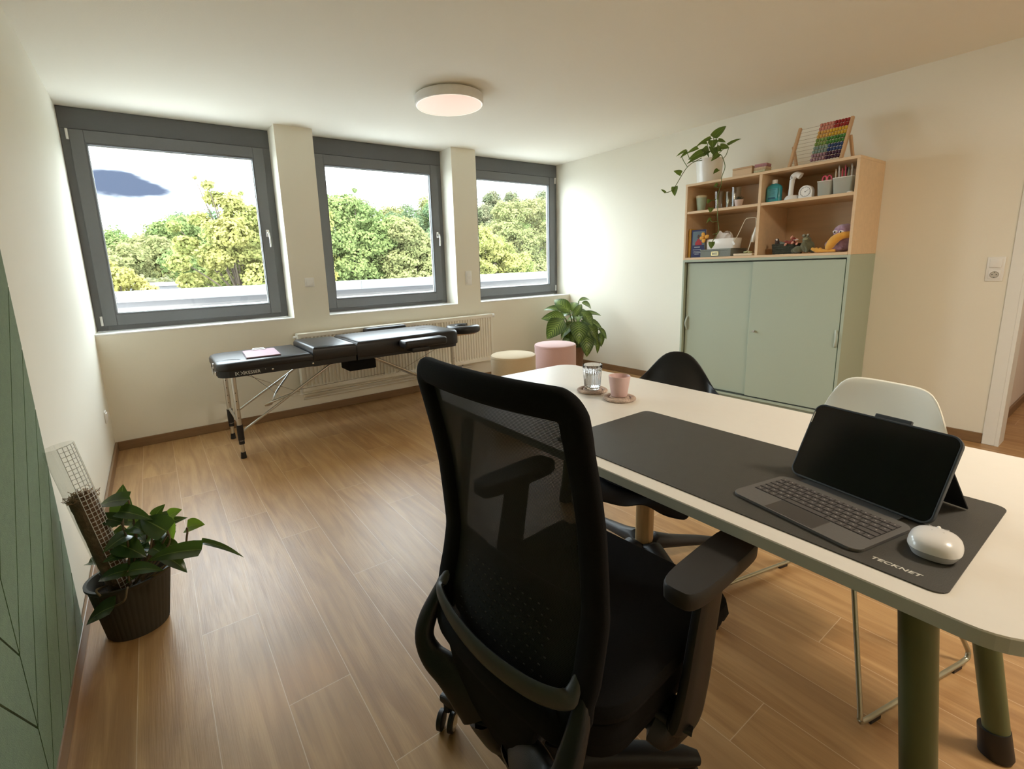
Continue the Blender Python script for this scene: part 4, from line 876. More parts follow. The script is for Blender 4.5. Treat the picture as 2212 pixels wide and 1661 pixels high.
for a, L in ((1.25, .040), (2.75, .034), (4.9, .026), (.05, .028)):
    bb.sphere((-.004, -math.cos(a)*L*-1*.75, .012+math.sin(a)*L*.75), .022, .30, 1.0, .75, 12, 8, Matrix.Rotation(a, 3, 'X'))
bb.obj('petals', OR, fl, True); B().sphere((-.010, 0, .012), .008).obj('flower_centre', mat('petal_centre', (.55, .22, .02), .6), fl, True)
B().sweep([(0, 0, .0), (.004, -.002, -.040), (.006, -.004, -.075)], .0022).obj('stem', STEMG, fl, True)
# table lamp-like wire device
wl = thing('salt_inhaler_lamp', 'white wire framed device on a small cream base beside the divider', 'device', (4.353, -2.43, Z0S+.0005))
B().box(-.04, .04, -.075, .075, 0, .018, .003).obj('base', mat('cream_block', (.66, .56, .40), .6), wl)
bb = B(); bb.sweep(spline([(0, -.02, .02), (.0, -.028, .06), (.0, -.042, .115), (0, -.047, .155)]), .0035, seg=8); bb.sweep(spline([(0, .092, .115), (0, .052, .200), (0, .022, .268), (0, .004, .290), (0, -.055, .292), (0, -.070, .285)], 6), .0028, seg=8)
bb.sweep(spline([(0, -.070, .285), (0, -.072, .22), (0, -.047, .155)], 5), .0028, seg=8); bb.obj('wire_frame', mat('cream_wire', (.68, .62, .50), .5), wl, True)
B().cbox((0, .096, .105), (.014, .018, .034), .003, rot=Matrix.Rotation(-.5, 3, 'X')).obj('wire_end', PLW, wl)
bb = B(); bb.sweep([(.01, -.072, .215), (.01, -.060, .150), (.01, -.050, .105)], [.012, .018, .012], [.010, .013, .010], seg=14); bb.obj('white_funnel', PLW, wl, True)
for i, (y, z) in enumerate(((-.045, .026), (-.020, .030), (.0, .028))): B().sphere((-.01+.01*i, y, z), .014, 1.3, 1.2, .65, 12, 8).obj('pebble', mat('pebble_olive', (.42, .40, .20), .5), wl, True)
# right lower compartment: basket, toys
bs = thing('wicker_basket', 'low dark grey green woven basket on the lower right shelf', 'basket', (4.44, -2.708, Z0S+.0005))
WICK = mat('wicker_dark', (.055, .060, .042), .9, var=.4, scale=80, bump=.8, bscale=200)
bb = B()
for i in range(9):
    q = .92+.01*i; z = .005+.0085*i
    pp = [(x*q, y*q, z+.0012*(1 if (k+i) % 2 else -1)) for k, (x, y) in enumerate(rrect(-.070, .070, -.090, .090, .03, n=8))]
    bb.sweep(pp, .0048, seg=6, closed=True)
bb.obj('woven_wall', WICK, bs, True); bb = B().prism([(x*.9, y*.9) for x, y in rrect(-.07, .07, -.09, .09, .03, n=6)], .001, .06); bb.obj('basket_base', WICK, bs)
def plush(name, label, cat, loc, blobs, m, rz=0, group=None):
    t = thing(name, label, cat, loc, rz, group); bb = B()
    for c, r, s_ in blobs: bb.sphere(c, r, *s_, 16, 10)
    o = bb.obj('body', m, t, True, mods=[lambda o: (setattr(o.modifiers.new('fuse', 'REMESH'), 'voxel_size', .0035))]); o.modifiers['fuse'].mode = 'VOXEL'; o.modifiers['fuse'].use_smooth_shade = True
    return t
ck = plush('finger_puppet', 'dark brown and white finger puppet in the left of the dark basket', 'puppet', (4.395, -2.655, Z0S+.065), [((0, 0, .02), .020, (1, 1, 1)), ((-.004, .004, .042), .015, (1, 1, 1)), ((0, -.02, .012), .012, (1, 1.4, .7))], mat('dark_brown_plush', (.05, .03, .025), .95, sheen=.3))
B().sphere((-.015, .002, .045), .008, .5, 1, 1.1).obj('white_face', PLW, ck, True)
cg = plush('finger_puppet', 'grey green finger puppet lying in the middle of the dark basket', 'puppet', (4.39, -2.698, Z0S+.062), [((0, 0, .015), .018, (1, 1.4, .8)), ((0, .02, .03), .009, (1, 1.6, .6)), ((0, -.02, .032), .010, (1, 1, 1))], mat('grey_green_plush', (.16, .18, .14), .95, sheen=.3))
cr = plush('finger_puppet', 'red brown finger puppet with pink tips lying in the right of the basket', 'puppet', (4.385, -2.755, Z0S+.062), [((0, 0, .018), .026, (.8, 1.4, .8)), ((-.01, -.02, .045), .016, (1, 1, 1)), ((-.005, .03, .03), .014, (1, 1.4, .7)), ((-.01, -.035, .018), .012, (1, 1.3, .7))], mat('red_brown_plush', (.24, .045, .03), .95, sheen=.3))
bb = B()
for c in ((-.026, -.012, .06), (-.024, -.045, .040), (-.026, .028, .010), (-.028, -.052, .012), (-.026, -.02, .02)): bb.sphere(c, .010, .5, .8, 1.3, 10, 8, Matrix.Rotation(.6, 3, 'X'))
bb.obj('pink_tips', mat('salmon_felt', (.62, .30, .22), .9), cr, True)
fr_ = thing('plush_frog', 'olive green plush frog sitting beside the dark basket', 'plush toy', (4.375, -2.872, Z0S+.0005))
FG = mat('olive_plush', (.115, .115, .065), .95, var=.3, scale=60, sheen=.3)
bb = B()
for c, r, s_ in (((0, 0, .050), .040, (1, 1.15, 1.1)), ((-.008, .004, .098), .027, (1, 1.1, .8)), ((-.018, .022, .128), .012, (1, 1, 1)), ((-.018, -.006, .130), .011, (1, 1, 1)), ((-.01, .055, .030), .026, (1, 1.4, 1)), ((.0, .085, .022), .020, (1, 1.2, 1)), ((-.01, -.040, .018), .018, (1, 1.3, .9)), ((-.030, .01, .065), .02, (.8, 1, 1.2))): bb.sphere(c, r, *s_, 16, 10)
bb.sweep(spline([(-.02, .02, .080), (-.035, .0, .060), (-.035, -.015, .030), (-.03, -.01, .006)]), .009, seg=10)
o = bb.obj('body', FG, fr_, True); md = o.modifiers.new('fuse', 'REMESH'); md.mode = 'VOXEL'; md.voxel_size = .003; md.use_smooth_shade = True
for c_ in ((-.029, .020, .131), (-.028, -.008, .133)): B().sphere(c_, .0055).obj('eye', mat('eye_white', (.75, .72, .62), .3), fr_, True)
for c_ in ((-.0335, .019, .131), (-.0325, -.009, .133)): B().sphere(c_, .0028).obj('pupil', PLB, fr_, True)
bb = B().sphere((-.030, .006, .103), .013, .5, 1.3, .8); bb.obj('pale_mouth', mat('pale_olive', (.28, .28, .17), .9), fr_, True)
bb = B().sweep([(-.035, .050, .102), (-.035, .085, .100)], .0025); bb.obj('stick', mat('stick_white', (.5, .48, .45), .5), fr_, True)
pb = thing('plush_bird', 'purple plush bird with long yellow beak and feet on the lower right shelf', 'plush toy', (4.40, -3.079, Z0S+.0005))
PUR = mat('purple_plush', (.36, .23, .34), 1, var=.35, scale=50, bump=1, bscale=220, sheen=.5)
bb = B()
for c, r, s_ in (((.02, -.005, .055), .054, (1, 1.0, 1)), ((-.005, .0, .140), .052, (1, 1.05, .98)), ((.0, -.02, .165), .028, (1, 1, 1)), ((-.01, .065, .055), .030, (1, 1.2, 1)), ((-.02, .03, .025), .032, (1, 1.6, .7)), ((0, -.03, .1), .035, (1, 1, 1))): bb.sphere(c, r, *s_, 18, 12)
o = bb.obj('body', PUR, pb, True); md = o.modifiers.new('fuse', 'REMESH'); md.mode = 'VOXEL'; md.voxel_size = .003; md.use_smooth_shade = True
YP = mat('yellow_plush', (.70, .36, .06), .95, var=.12, scale=40, bump=.3, sheen=.4)
bb = B().sweep(spline([(-.025, -.055, .118), (-.050, -.01, .110), (-.062, .025, .085), (-.064, .050, .045), (-.060, .062, .020)], 5), lerpl([.022, .026, .030, .027, .016], 21), seg=16); bb.obj('beak', YP, pb, True)
bb = B()
for k, yy in enumerate((.070, .095, .120)):
    bb.sweep(spline([(-.062+.01*k, yy-.055, .012), (-.062, yy, .012), (-.060, yy+.030, .016+.004*k), (-.058, yy+.044, .032)], 4), lerpl([.010, .012, .012, .010], 13), seg=12)
bb.obj('foot', YP, pb, True)
bb = B().sphere((-.050, .028, .140), .014, .6, 1.2, .8).sphere((-.052, -.008, .138), .013, .6, 1.2, .8); bb.obj('eyes', mat('plush_eye_white', (.75, .70, .72), .4), pb, True)
for c_ in ((-.0585, .030, .138), (-.0605, -.006, .136)): B().sphere(c_, .0055).obj('pupil', PLB, pb, True)

# --- on top of the shelf unit
wb = thing('wooden_box', 'small plain wooden box lying on the shelf unit top', 'box', (4.46, -2.335, HT+.0005))
B().box(-.05, .05, -.078, .078, 0, .062, .002).obj('box_body', BIRCH, wb); B().box(-.051, .051, -.079, .079, .0625, .076, .002).obj('lid', WOODL, wb)
for i, (z, h_, c, lb) in enumerate(((0, .030, (.50, .48, .30), 'lowest of the three small game boxes'), (.0305, .022, (.60, .45, .28), 'middle of the three small game boxes'), (.053, .024, (.42, .20, .22), 'reddish topmost of the three small game boxes'))):
    t = thing('game_box', lb+' stacked beside the wooden box', 'box', (4.455, -2.475, HT+.0005+z), .1*i-.1, 'game boxes stacked on the shelf unit')
    B().box(-.045, .045, -.044, .044, 0, h_*.6, .001).obj('box_body', mat('game_body_%d' % i, tuple(v*.8 for v in c), .6, var=.3, scale=90), t)
    B().box(-.046, .046, -.045, .045, h_*.6, h_, .001).obj('lid', mat('game_lid_%d' % i, c, .6, var=.3, scale=60), t)
# abacus
ab = thing('abacus', 'wooden counting frame with rainbow beads standing on the shelf unit top', 'abacus', (4.43, -2.86, HT+.0005))
top = Vector((.10, 0, .295)); bot = Vector((-.035, 0, .008)); lean = top-bot
for yy in (.165, -.165):
    B().sweep([(bot.x, yy, .008), (top.x, yy, top.z+.0)], .0105, .0125, seg=12, power=4).obj('frame_post', WOODL, ab, True)
    B().sweep([(.045, yy+(.016 if yy > 0 else -.016), .165), (.135, yy+(.016 if yy > 0 else -.016), .008)], .009, .012, seg=12, power=4).obj('rear_leg', WOODL, ab, True)
B().sweep([(.128, -.175, .028), (.128, .175, .028)], .005).obj('rear_rod', WOODL, ab, True)
RC = [('red', (.33, .02, .015), (.60, .24, .18)), ('red', (.33, .02, .015), (.60, .24, .18)), ('yellow', (.62, .38, .03), (.60, .34, .08)), ('yellow', (.62, .38, .03), (.60, .34, .08)), ('green', (.06, .20, .03), (.20, .30, .07)), ('green', (.06, .20, .03), (.20, .30, .07)),
      ('blue', (.03, .06, .16), (.20, .28, .24)), ('blue', (.03, .06, .16), (.22, .32, .25)), ('purple', (.06, .018, .045), (.26, .15, .18)), ('purple', (.06, .018, .045), (.28, .16, .19))]
bead = {}
for i, (nm, c1, c2) in enumerate(RC):
    p = bot+lean*(.965-.1*i*.965-.0)
    w_ = B().sweep([(p.x, -.165, p.z), (p.x, .165, p.z)], .0014, seg=6).obj('wire', CHROME, ab, True)
    for k in range(10):
        m = mat('bead_%s_%s' % (nm, 'a' if k < 5 or nm in ('yellow', 'green') and k < 6 else 'b'), c1 if k < 5 or (nm in ('yellow', 'green') and k < 6) else c2, .4, var=.03)
        if m.name not in bead:
            bb = B(); R = []
            for y_, r_ in ((-.0092, .004), (-.0075, .0105), (-.003, .0128), (.003, .0128), (.0075, .0105), (.0092, .004)): R.append([(r_*math.cos(2*PI*q/14), y_, r_*math.sin(2*PI*q/14)) for q in range(14)])
            bb.rings(R); o = bb.obj('bead', m, ab, True); bead[m.name] = o
        else:
            o = bead[m.name].copy(); COL.objects.link(o)
        o.location = (p.x, -.165+.020+k*.0186, p.z)
# hanging plant on top
hp = thing('trailing_plant', 'trailing green plant in a white pot on the left end of the shelf unit', 'plant', (4.425, -2.045, HT+.0005))
off = Vector((4.425, -2.045, HT+.0005))
B().lathe([(0, 0), (.088, 0), (.094, .004), (.108, .186), (.1085, .190), (.104, .192), (.102, .186), (.099, .165), (0, .165)], seg=48).obj('pot', WPOT, hp, True)
B().lathe([(0, .166), (.098, .166)], seg=30).obj('soil', SOIL, hp, True)
CAMP = Vector((.37, -4.45, 1.28))
def foliage(parent, off, leaves, stems, lm_, sm, shape, fold=.15, arch=.1, up=.6, r=.003, ymat=None, yset=()):
    groups = ((lm_, [l for i, l in enumerate(leaves) if i not in yset]), (ymat, [l for i, l in enumerate(leaves) if i in yset]))
    rr = random.Random(3)
    for m, ls in groups:
        for l in ls:
            b = B(); a, c = Vector(l[:3])-off, Vector(l[3:6])-off; mid = (a+c)/2+off
            n = ((CAMP-mid).normalized()*.75+Vector((rr.uniform(-.3, .3), rr.uniform(-.3, .3), up))).normalized()
            b.leaf(a, c, l[6]*1.15, n, shape, fold, arch); b.obj('leaf', m, parent, 'leaf')
    for s_ in stems:
        B().sweep(spline([Vector(p)-off for p in s_], 5), r, seg=7).obj('stem', sm, parent, True)
foliage(hp, off, HANG_LEAVES, HANG_STEMS, LEAFH, STEMG, 'heart', r=.0028, up=.35)
# corner dumb cane
dp = thing('dumb_cane_plant', 'bushy variegated dumb cane in a brown pot in the far corner', 'plant', (4.42, -.62, 0))
off = Vector((4.42, -.62, 0))
B().lathe([(0, 0), (.09, 0), (.095, .01), (.122, .30), (.128, .305), (.130, .33), (.122, .332), (.114, .30), (0, .30)], (-.085, .10, 0), seg=40).obj('pot', TERRA, dp, True)
B().lathe([(0, .302), (.113, .302)], (-.085, .10, 0), seg=30).obj('soil', SOIL, dp, True)
foliage(dp, off, DUMB_LEAVES, DUMB_STEMS, LEAFD, STEMG, 'lance', fold=.10, arch=.22, up=.5, r=.008)
rx = random.Random(12); XL = []
for i in range(16):
    a = i*2.4+.3; hgt = .44+.30*(i/15); c0 = Vector((4.33, -.58, hgt))+Vector((.05*math.cos(a), .05*math.sin(a), 0))
    d0 = Vector((math.cos(a)*.8, math.sin(a)*.8, rx.uniform(-.7, .25))).normalized()*rx.uniform(.17, .23)
    XL.append((*c0, *(c0+d0), rx.uniform(.085, .115)))
foliage(dp, off, XL, [[(4.34, -.53, .30), (4.335, -.56, .4), l[:3]] for l in XL], LEAFD, STEMG, 'lance', fold=.10, arch=.2, up=.7, r=.006)
# moss pole plant in the front left
mp_ = thing('potted_pothos', 'leafy pothos climbing a moss pole in a dark ribbed pot by the left wall', 'plant', (.168, -2.385, 0))
off = Vector((.168, -2.385, 0)); bb = B(); R = []; n = 120
for r, z, rp in ((.070, 0, 0), (.088, 0, 0), (.091, .006, 1), (.118, .200, 1), (.122, .206, 0), (.128, .214, 0), (.128, .222, 0), (.118, .222, 0), (.112, .2, 0), (.10, .15, 0)):
    R.append([((r+.0018*rp*math.cos(40*2*PI*k/n))*1.04*math.cos(2*PI*k/n), (r+.0018*rp*math.cos(40*2*PI*k/n))*.86*math.sin(2*PI*k/n), z) for k in range(n)])
bb.rings(R, cap=False); bb.obj('pot', BPOT, mp_, True)
B().lathe([(0, .175), (.106, .175)], seg=30, sx=1.04, sy=.86).obj('soil', SOIL, mp_, True)
foliage(mp_, off, POTH_LEAVES, POTH_STEMS, LEAFP, STEMB, 'heart', fold=.12, arch=.14, up=.7, r=.0035, ymat=LEAFY, yset=(6, 7, 8, 16, 17, 20))
rx = random.Random(21); XL = []
for i in range(18):
    a = rx.uniform(0, 2*PI); e = rx.uniform(.05, .9); c0 = Vector((.235, -2.40, .30))+Vector((rx.uniform(-.06, .08), rx.uniform(-.05, .05), rx.uniform(-.03, .12)))
    d0 = Vector((math.cos(a)*math.cos(e)+.25, math.sin(a)*math.cos(e), math.sin(e)*.5-.15)).normalized()*rx.uniform(.065, .10)
    XL.append((*c0, *(c0+d0), rx.uniform(.045, .07)))
foliage(mp_, off, XL, [[(.20, -2.40, .17), tuple(v*.5+w*.5 for v, w in zip((.21, -2.40, .20), l[:3])), l[:3]] for l in XL], LEAFP, STEMB, 'heart', fold=.12, arch=.14, up=.8, r=.003)
A0, A1 = Vector((.150, -2.408, .14))-off, Vector((.050, -2.398, .745))-off
ax = (A1-A0); Lp = ax.length; axn = ax.normalized(); sx_ = axn.cross(Vector((0, 1, 0))).normalized()*-1; sy_ = Vector((0, 1, 0)); sy_ = (sy_-axn*sy_.dot(axn)).normalized()
def dring(r, t, a0=0, a1=360, n=24): return [A0+ax*t+sx_*(r*math.cos(math.radians(a0+(a1-a0)*k/(n-1))))+sy_*(r*math.sin(math.radians(a0+(a1-a0)*k/(n-1)))) for k in range(n)]
bb = B(); bb.rings([dring(.043, 0, -15, 275), dring(.043, 1.0, -15, 275)], cap=False, ring_closed=False); bb.obj('clear_tube', CLEARP, mp_, True)
gm = mat('grid_white', (.62, .62, .60), .5); bb = B()
for k in range(5):
    a = math.radians(-85+70*k/4); q = sx_*(.043*math.cos(a))+sy_*(.043*math.sin(a)); bb.sweep([A0+ax*.05+q, A1+q], .0011, seg=5)
for j in range(36):
    t_ = .06+.94*j/35; bb.sweep([A0+ax*t_+sx_*(.043*math.cos(math.radians(a)))+sy_*(.043*math.sin(math.radians(a))) for a in (-85, -67, -50, -33, -15)], .0011, seg=5)
bb.obj('tube_grid', gm, mp_, True)
bb = B(); rr = random.Random(8); R = []
for j in range(14):
    t_ = j/13*.68; ring_ = dring(.039, t_, 0, 360-360/28, 28); c_ = A0+ax*t_
    R.append([c_+(p-c_)*rr.uniform(.86, 1.0) for p in ring_])
bb.rings(R); bb.obj('coir_core', COIR, mp_, True)
bb = B()
for j in range(240):
    a = rr.uniform(0, 2*PI); q = rr.uniform(0, .038); t_ = .66+rr.uniform(0, .03); p = A0+ax*t_+sx_*(q*math.cos(a))+sy_*(q*math.sin(a))
    d_ = axn*rr.uniform(.0, .025)+sx_*rr.uniform(-.022, .022)+sy_*rr.uniform(-.022, .022); e = Vector((rr.uniform(-.01, .01), rr.uniform(-.01, .01), rr.uniform(-.008, .012)))
    bb.sweep([p, p+d_*.6+e, p+d_], .0011, seg=4)
bb.obj('coir_fibres', mat('coir_light', (.26, .16, .09), 1, var=.4), mp_, True)
# ================================================================ DESK (local: x along far->near (world -y), y = depth to the right (world +x))
DPHI = -1.5827
DZ_ = .74
dk = thing('desk', 'long white top desk with rounded corners and olive green tube legs', 'desk', (1.3059, -2.5807, 0), DPHI)
DL, DW = 1.852, .889
pz = rrect(0, DL, 0, DW, .085, n=10)
bb = B(); n = len(pz)
bb.rings([[(x, y, DZ_-.0265) for x, y in pz], [(x, y, DZ_-.0025) for x, y in pz]], cap=False); bb.obj('edge_band', DESKE, dk)
bb = B(); bb.rings([[(x, y, DZ_-.0265) for x, y in pz], [(x+(DL/2-x)*.0005, y+(DW/2-y)*.0005, DZ_-.0025) for x, y in pz], [(x+(DL/2-x)*.0015, y+(DW/2-y)*.003, DZ_) for x, y in pz]]); bb.obj('desk_top', DESKT, dk)
def dloc(wx, wy): 
    v = Matrix.Rotation(-DPHI, 3, 'Z') @ Vector((wx-1.3059, wy-2.5807*-1, 0)); return v.x, v.y
legs = (((1.400, -4.268), (1.392, -4.338)), ((1.99, -4.225), (1.985, -4.355)), ((1.42, -2.79), (1.40, -2.69)), ((2.07, -2.79), (2.08, -2.69)))
for (a, c) in legs:
    ax_, ay = dloc(*a); cx, cy = dloc(*c)
    L = B().sweep([(cx, cy, .035), (ax_, ay, DZ_-.03)], [.026, .028], seg=24).obj('leg', OLIVE, dk, True)
    B().sweep([(cx, cy, 0), (cx, cy, .006), (cx+(ax_-cx)*.09, cy+(ay-cy)*.09, .075)], [.030, .034, .0315], seg=24).obj('foot', PLB, L, True)
    B().sweep([(ax_, ay, DZ_-.045), (ax_, ay, DZ_-.0266)], [.05, .05], seg=24).obj('mounting_plate', OLIVE, L, True)
bb = B().box(.16, DL-.2, .16, .20, DZ_-.065, DZ_-.0268).box(.16, DL-.2, DW-.20, DW-.16, DZ_-.065, DZ_-.0268).box(.16, .20, .2, DW-.2, DZ_-.065, DZ_-.0268).box(DL-.24, DL-.2, .2, DW-.2, DZ_-.065, DZ_-.0268)
bb.obj('under_frame', OLIVE, dk)
# ---- desk mat
dm = thing('desk_mat', 'large dark grey leather desk mat under the tablet keyboard', 'desk mat', (1.3059, -2.5807, DZ_+.0003), DPHI)
mx0, my0, ml, mw = .8193, .0485, .9138, .4538
pm = rrect(mx0, mx0+ml, my0, my0+mw, .022, n=6)
bb = B(); bb.prism(pm, 0, .0022, .0006); bb.obj('mat_sheet', MATB, dm)
LW = mat('mat_logo_white', (.62, .60, .54), .6)
text_mesh('logo_text', 'TECKNET', .0135, LW, dm, axes((1, .0, 0), (0, 1, 0), (mx0+ml-.108, my0+.028, .0023)), extrude=.0001, shear=.22, spacing=1.08, bold=.00035, xs=1.12)
MZ = DZ_+.0028
# ---- tablet with keyboard case
kc = thing('tablet_keyboard', 'black screen tablet standing in a grey keyboard case on the desk mat', 'tablet', (1.472, -4.078, MZ+.0005), math.radians(-12.1-90))   # local x = user right, y = away from the user
kw, kd = .134, .0915
bb = B(); bb.prism(rrect(-kw, kw, -kd, kd, .020, n=7), 0, .0058, .0018); bb.obj('keyboard_base', LAPG, kc)
KE = mat('key_dark_gap', (.018, .015, .014), .7)
rows = [(.068, .0125, [1]*14), (.052, .0150, [1]*13+[1.5]), (.0345, .0150, [1.5]+[1]*12+[1]), (.017, .0150, [1.8]+[1]*11+[1.7]), (-.0005, .0150, [1.3]+[1]*11+[2.2]), (-.018, .0150, [1, 1, 1, 1.25, 5.2, 1.25, 1, 1, 1, 1])]
ks, kg = B(), []
bbk = B(); 
for (yc, hh, ws) in rows:
    yc -= .004; tot = sum(ws); x = -.122; sc2 = .244/tot
    for w2 in ws:
        kx0, kx1 = x+.0011, x+w2*sc2-.0011; x += w2*sc2
        bbk.box(kx0-.0007, kx1+.0007, yc-hh/2-.0007, yc+hh/2+.0007, .0052, .0061)
        kg.append((kx0, kx1, yc-hh/2+.0004, yc+hh/2-.0004))
bbk.obj('key_wells', KE, kc)
for (a, c, e, f_) in kg:
    B().box(a, c, e, f_, .0058, .0074, .0006, 1).obj('key', KEYG, kc)
LG = mat('key_legend', (.30, .28, .26), .6)
bb = B()
for i, (a, c, e, f_) in enumerate(kg):
    if c-a < .03: 
        m_ = (a+c)/2; bb.cbox((m_, (e+f_)/2+.001, .00742), (.0028, .0026, .0001))
bb.obj('key_legends', LG, kc)
B().box(-.052, .050, -.0875, -.033, .0056, .0062).obj('trackpad', mat('trackpad_dark', (.055, .049, .045), .45), kc)
bb = B()
for q in ((-.0525, -.0519), (.0499, .0505)): bb.box(q[0], q[1], -.0875, -.033, .0058, .0064)
bb.box(-.0525, .0505, -.0331, -.0326, .0058, .0064); bb.obj('trackpad_edge', LAPG, kc)
B().box(-.10, .10, .088, .121, .0008, .0035, .001).obj('fabric_hinge', SLATE, kc)
# tablet: bottom edge at local y .134, leaning back 23 degrees, turned slightly
sa = math.radians(27); sxh, shh = .1425, .186
T = Matrix.Translation((.0, .123, .0045)) @ Matrix.Rotation(PI/2-sa, 4, 'X')     # local: x right, y up the screen, z toward the user... 
def tob(bb, nm, m, sm=False):
    for v in bb.bm.verts: v.co = T @ v.co
    return bb.obj(nm, m, kc, sm)
bb = B(); bb.prism(rrect(-sxh, sxh, 0, shh, .019, n=8), -.0125, -.0012, .001); tob(bb, 'case_shell', SLATE)
bb = B(); poly = rrect(-sxh+.0006, sxh-.0006, .0006, shh-.0006, .0185, n=8); bb.sweep([(x, y, -.0006) for x, y in poly], .0022, .0018, seg=8, closed=True, up=(0, 0, 1)); tob(bb, 'case_rim', SLATE, True)
bb = B(); bb.prism(rrect(-sxh+.003, sxh-.003, .003, shh-.003, .0165, n=8), -.003, .0004, .0004); tob(bb, 'screen', SCRN)
bb = B(); bb.sweep([(-sxh+.0022, shh-.05, .0010), (-sxh+.0022, shh-.022, .0010)], .0012, seg=6); tob(bb, 'pencil_edge', CHROME)
bb = B(); bb.box(-.020, .050, shh-.002, shh+.011, -.0135, -.004, .002); tob(bb, 'pen_loop', SLATE)
# kick stand
bb = B(); p = Matrix.Rotation(0, 4, 'X')
hy = T @ Vector((0, .120, -.0125)); fy = Vector((0, .285-.012, .0006))
vs = [(-.134, hy.y, hy.z), (.139, hy.y, hy.z), (.139, fy.y, fy.z+.002), (-.134, fy.y, fy.z+.002)]
q0 = [bb.bm.verts.new(v) for v in vs]; bb.bm.faces.new(q0); bb.obj('kickstand', mat('black_felt', (.010, .010, .011), .9), kc, mods=[solid(.003, 0)])
# ---- mouse
ms = thing('computer_mouse', 'glossy white rounded wireless mouse on the desk mat', 'mouse', (1.470, -4.270, MZ), math.radians(6))
MW = mat('mouse_pearl', (.74, .73, .72), .28, var=.01, coat=.3); MG = mat('mouse_grey_side', (.50, .50, .51), .35, var=.02)
def mring(a, bq, z, pw=2.7, n=40, dx_=0): 
    out = []
    for k in range(n):
        th = 2*PI*k/n; c, s_ = math.cos(th), math.sin(th); out.append((dx_+a*math.copysign(abs(c)**(2/pw), c), bq*math.copysign(abs(s_)**(2/pw), s_), z))
    return out
HX, HY = .047, .0375
bb = B(); bb.rings([mring(HX*.80, HY*.72, 0), mring(HX*.90, HY*.84, .002), mring(HX*1.0, HY*1.0, .0145)], cap=True); bb.obj('lower_body', MG, ms, True)
bb = B(); R = [mring(HX*1.0, HY*1.0, .0148)]
for t_, z in ((.985, .020), (.93, .0265), (.82, .0315), (.64, .0355), (.42, .0380), (.2, .0390)): R.append(mring(HX*t_, HY*t_, z, 2.5))
R.append(mring(.0005, .0005, .0392)); bb.rings(R, cap=True); bb.obj('top_shell', MW, ms, True)
bb = B(); bb.rings([mring(HX*1.001, HY*1.001, .0145), mring(HX*1.001, HY*1.001, .0149)], cap=False); bb.obj('seam', mat('seam_dark', (.2, .2, .2), .6), ms, True)
ld = math.radians(0)
bb = B().sphere((.026, 0, .0350), .0066, 1, .55, .75); bb.obj('scroll_wheel', PLW, ms, True)
GI = mat('mouse_inlay_grey', (.36, .35, .34), .4)
bb = B()
for s_ in (-1, 1): 
    bb.prism([(.014, s_*.0035), (.026, s_*.0045), (.031, s_*.014), (.024, s_*.012)] if s_ > 0 else [(.024, -.012), (.031, -.014), (.026, -.0045), (.014, -.0035)], .0330, .0362)
bb.obj('wheel_inlay', GI, ms)
text_mesh('logo_text', 'TECKNET', .0042, GI, ms, axes((0, -1, 0), (1, 0, 0), (.004, .0085, .0388)) , extrude=.0002)
# ---- coasters, glass, cup
def coaster(label, x, y, rz):
    t = thing('coaster', label, 'coaster', (x, y, DZ_+.0005), rz, 'braided coasters on the desk')
    for R0, rr_, tw in ((.054, .0062, 11), (.030, .0062, 7), (.011, .0058, 3)):
        bb = B()
        for s_ in range(3):
            pp = [((R0+rr_*.85*math.cos(tw*a+s_*2*PI/3))*math.cos(a), (R0+rr_*.85*math.cos(tw*a+s_*2*PI/3))*math.sin(a), .0062+rr_*.40*math.sin(tw*a+s_*2*PI/3)) for a in [2*PI*i/(tw*9) for i in range(tw*9)]]
            bb.sweep(pp, .0056, .0046, seg=7, closed=True)
        bb.obj('braid', ROPE, t, True)
coaster('braided wool coaster under the ribbed water glass', 1.858, -3.086, 0)
coaster('braided wool coaster under the pink cup', 1.845, -3.242, 1.2)
CZ = DZ_+.0145
gl = thing('water_glass', 'tall ribbed drinking glass filled with water on a braided coaster', 'glass', (1.850, -3.094, CZ))
bb = B(); R = []; n = 144; rib = 24
for r, z, rp in ((.0001, 0, 0), (.028, 0, 0), (.0315, .003, 0), (.0325, .012, 0), (.033, .016, 1), (.0375, .076, 1), (.0385, .080, 1), (.040, .088, .2), (.0415, .104, 0), (.0405, .106, 0), (.0395, .104, 0), (.037, .085, 0), (.030, .016, 0), (.0275, .012, 0), (.0001, .012, 0)):
    R.append([((r+.0011*rp*math.cos(rib*2*PI*k/n))*math.cos(2*PI*k/n), (r+.0011*rp*math.cos(rib*2*PI*k/n))*math.sin(2*PI*k/n), z) for k in range(n)])
bb.rings(R, cap=False); bb.obj('glass_body', GLASS, gl, True)
WAT = bpy.data.materials.new('water'); WAT.use_nodes = True; q = WAT.node_tree.nodes['Principled BSDF']; q.inputs['Transmission Weight'].default_value = 1; q.inputs['Roughness'].default_value = 0; q.inputs['IOR'].default_value = 1.33
bb = B().lathe([(0, .0122), (.0278, .0122), (.0302, .0165), (.0357, .073), (0, .073)], seg=72); bb.obj('water', WAT, gl, True)
cp_ = tumbler('cup', 'small matte pink cup on a braided coaster on the desk', PINKC, 1.846, -3.240, CZ-.0005, .0315, .0425, .083, .003)

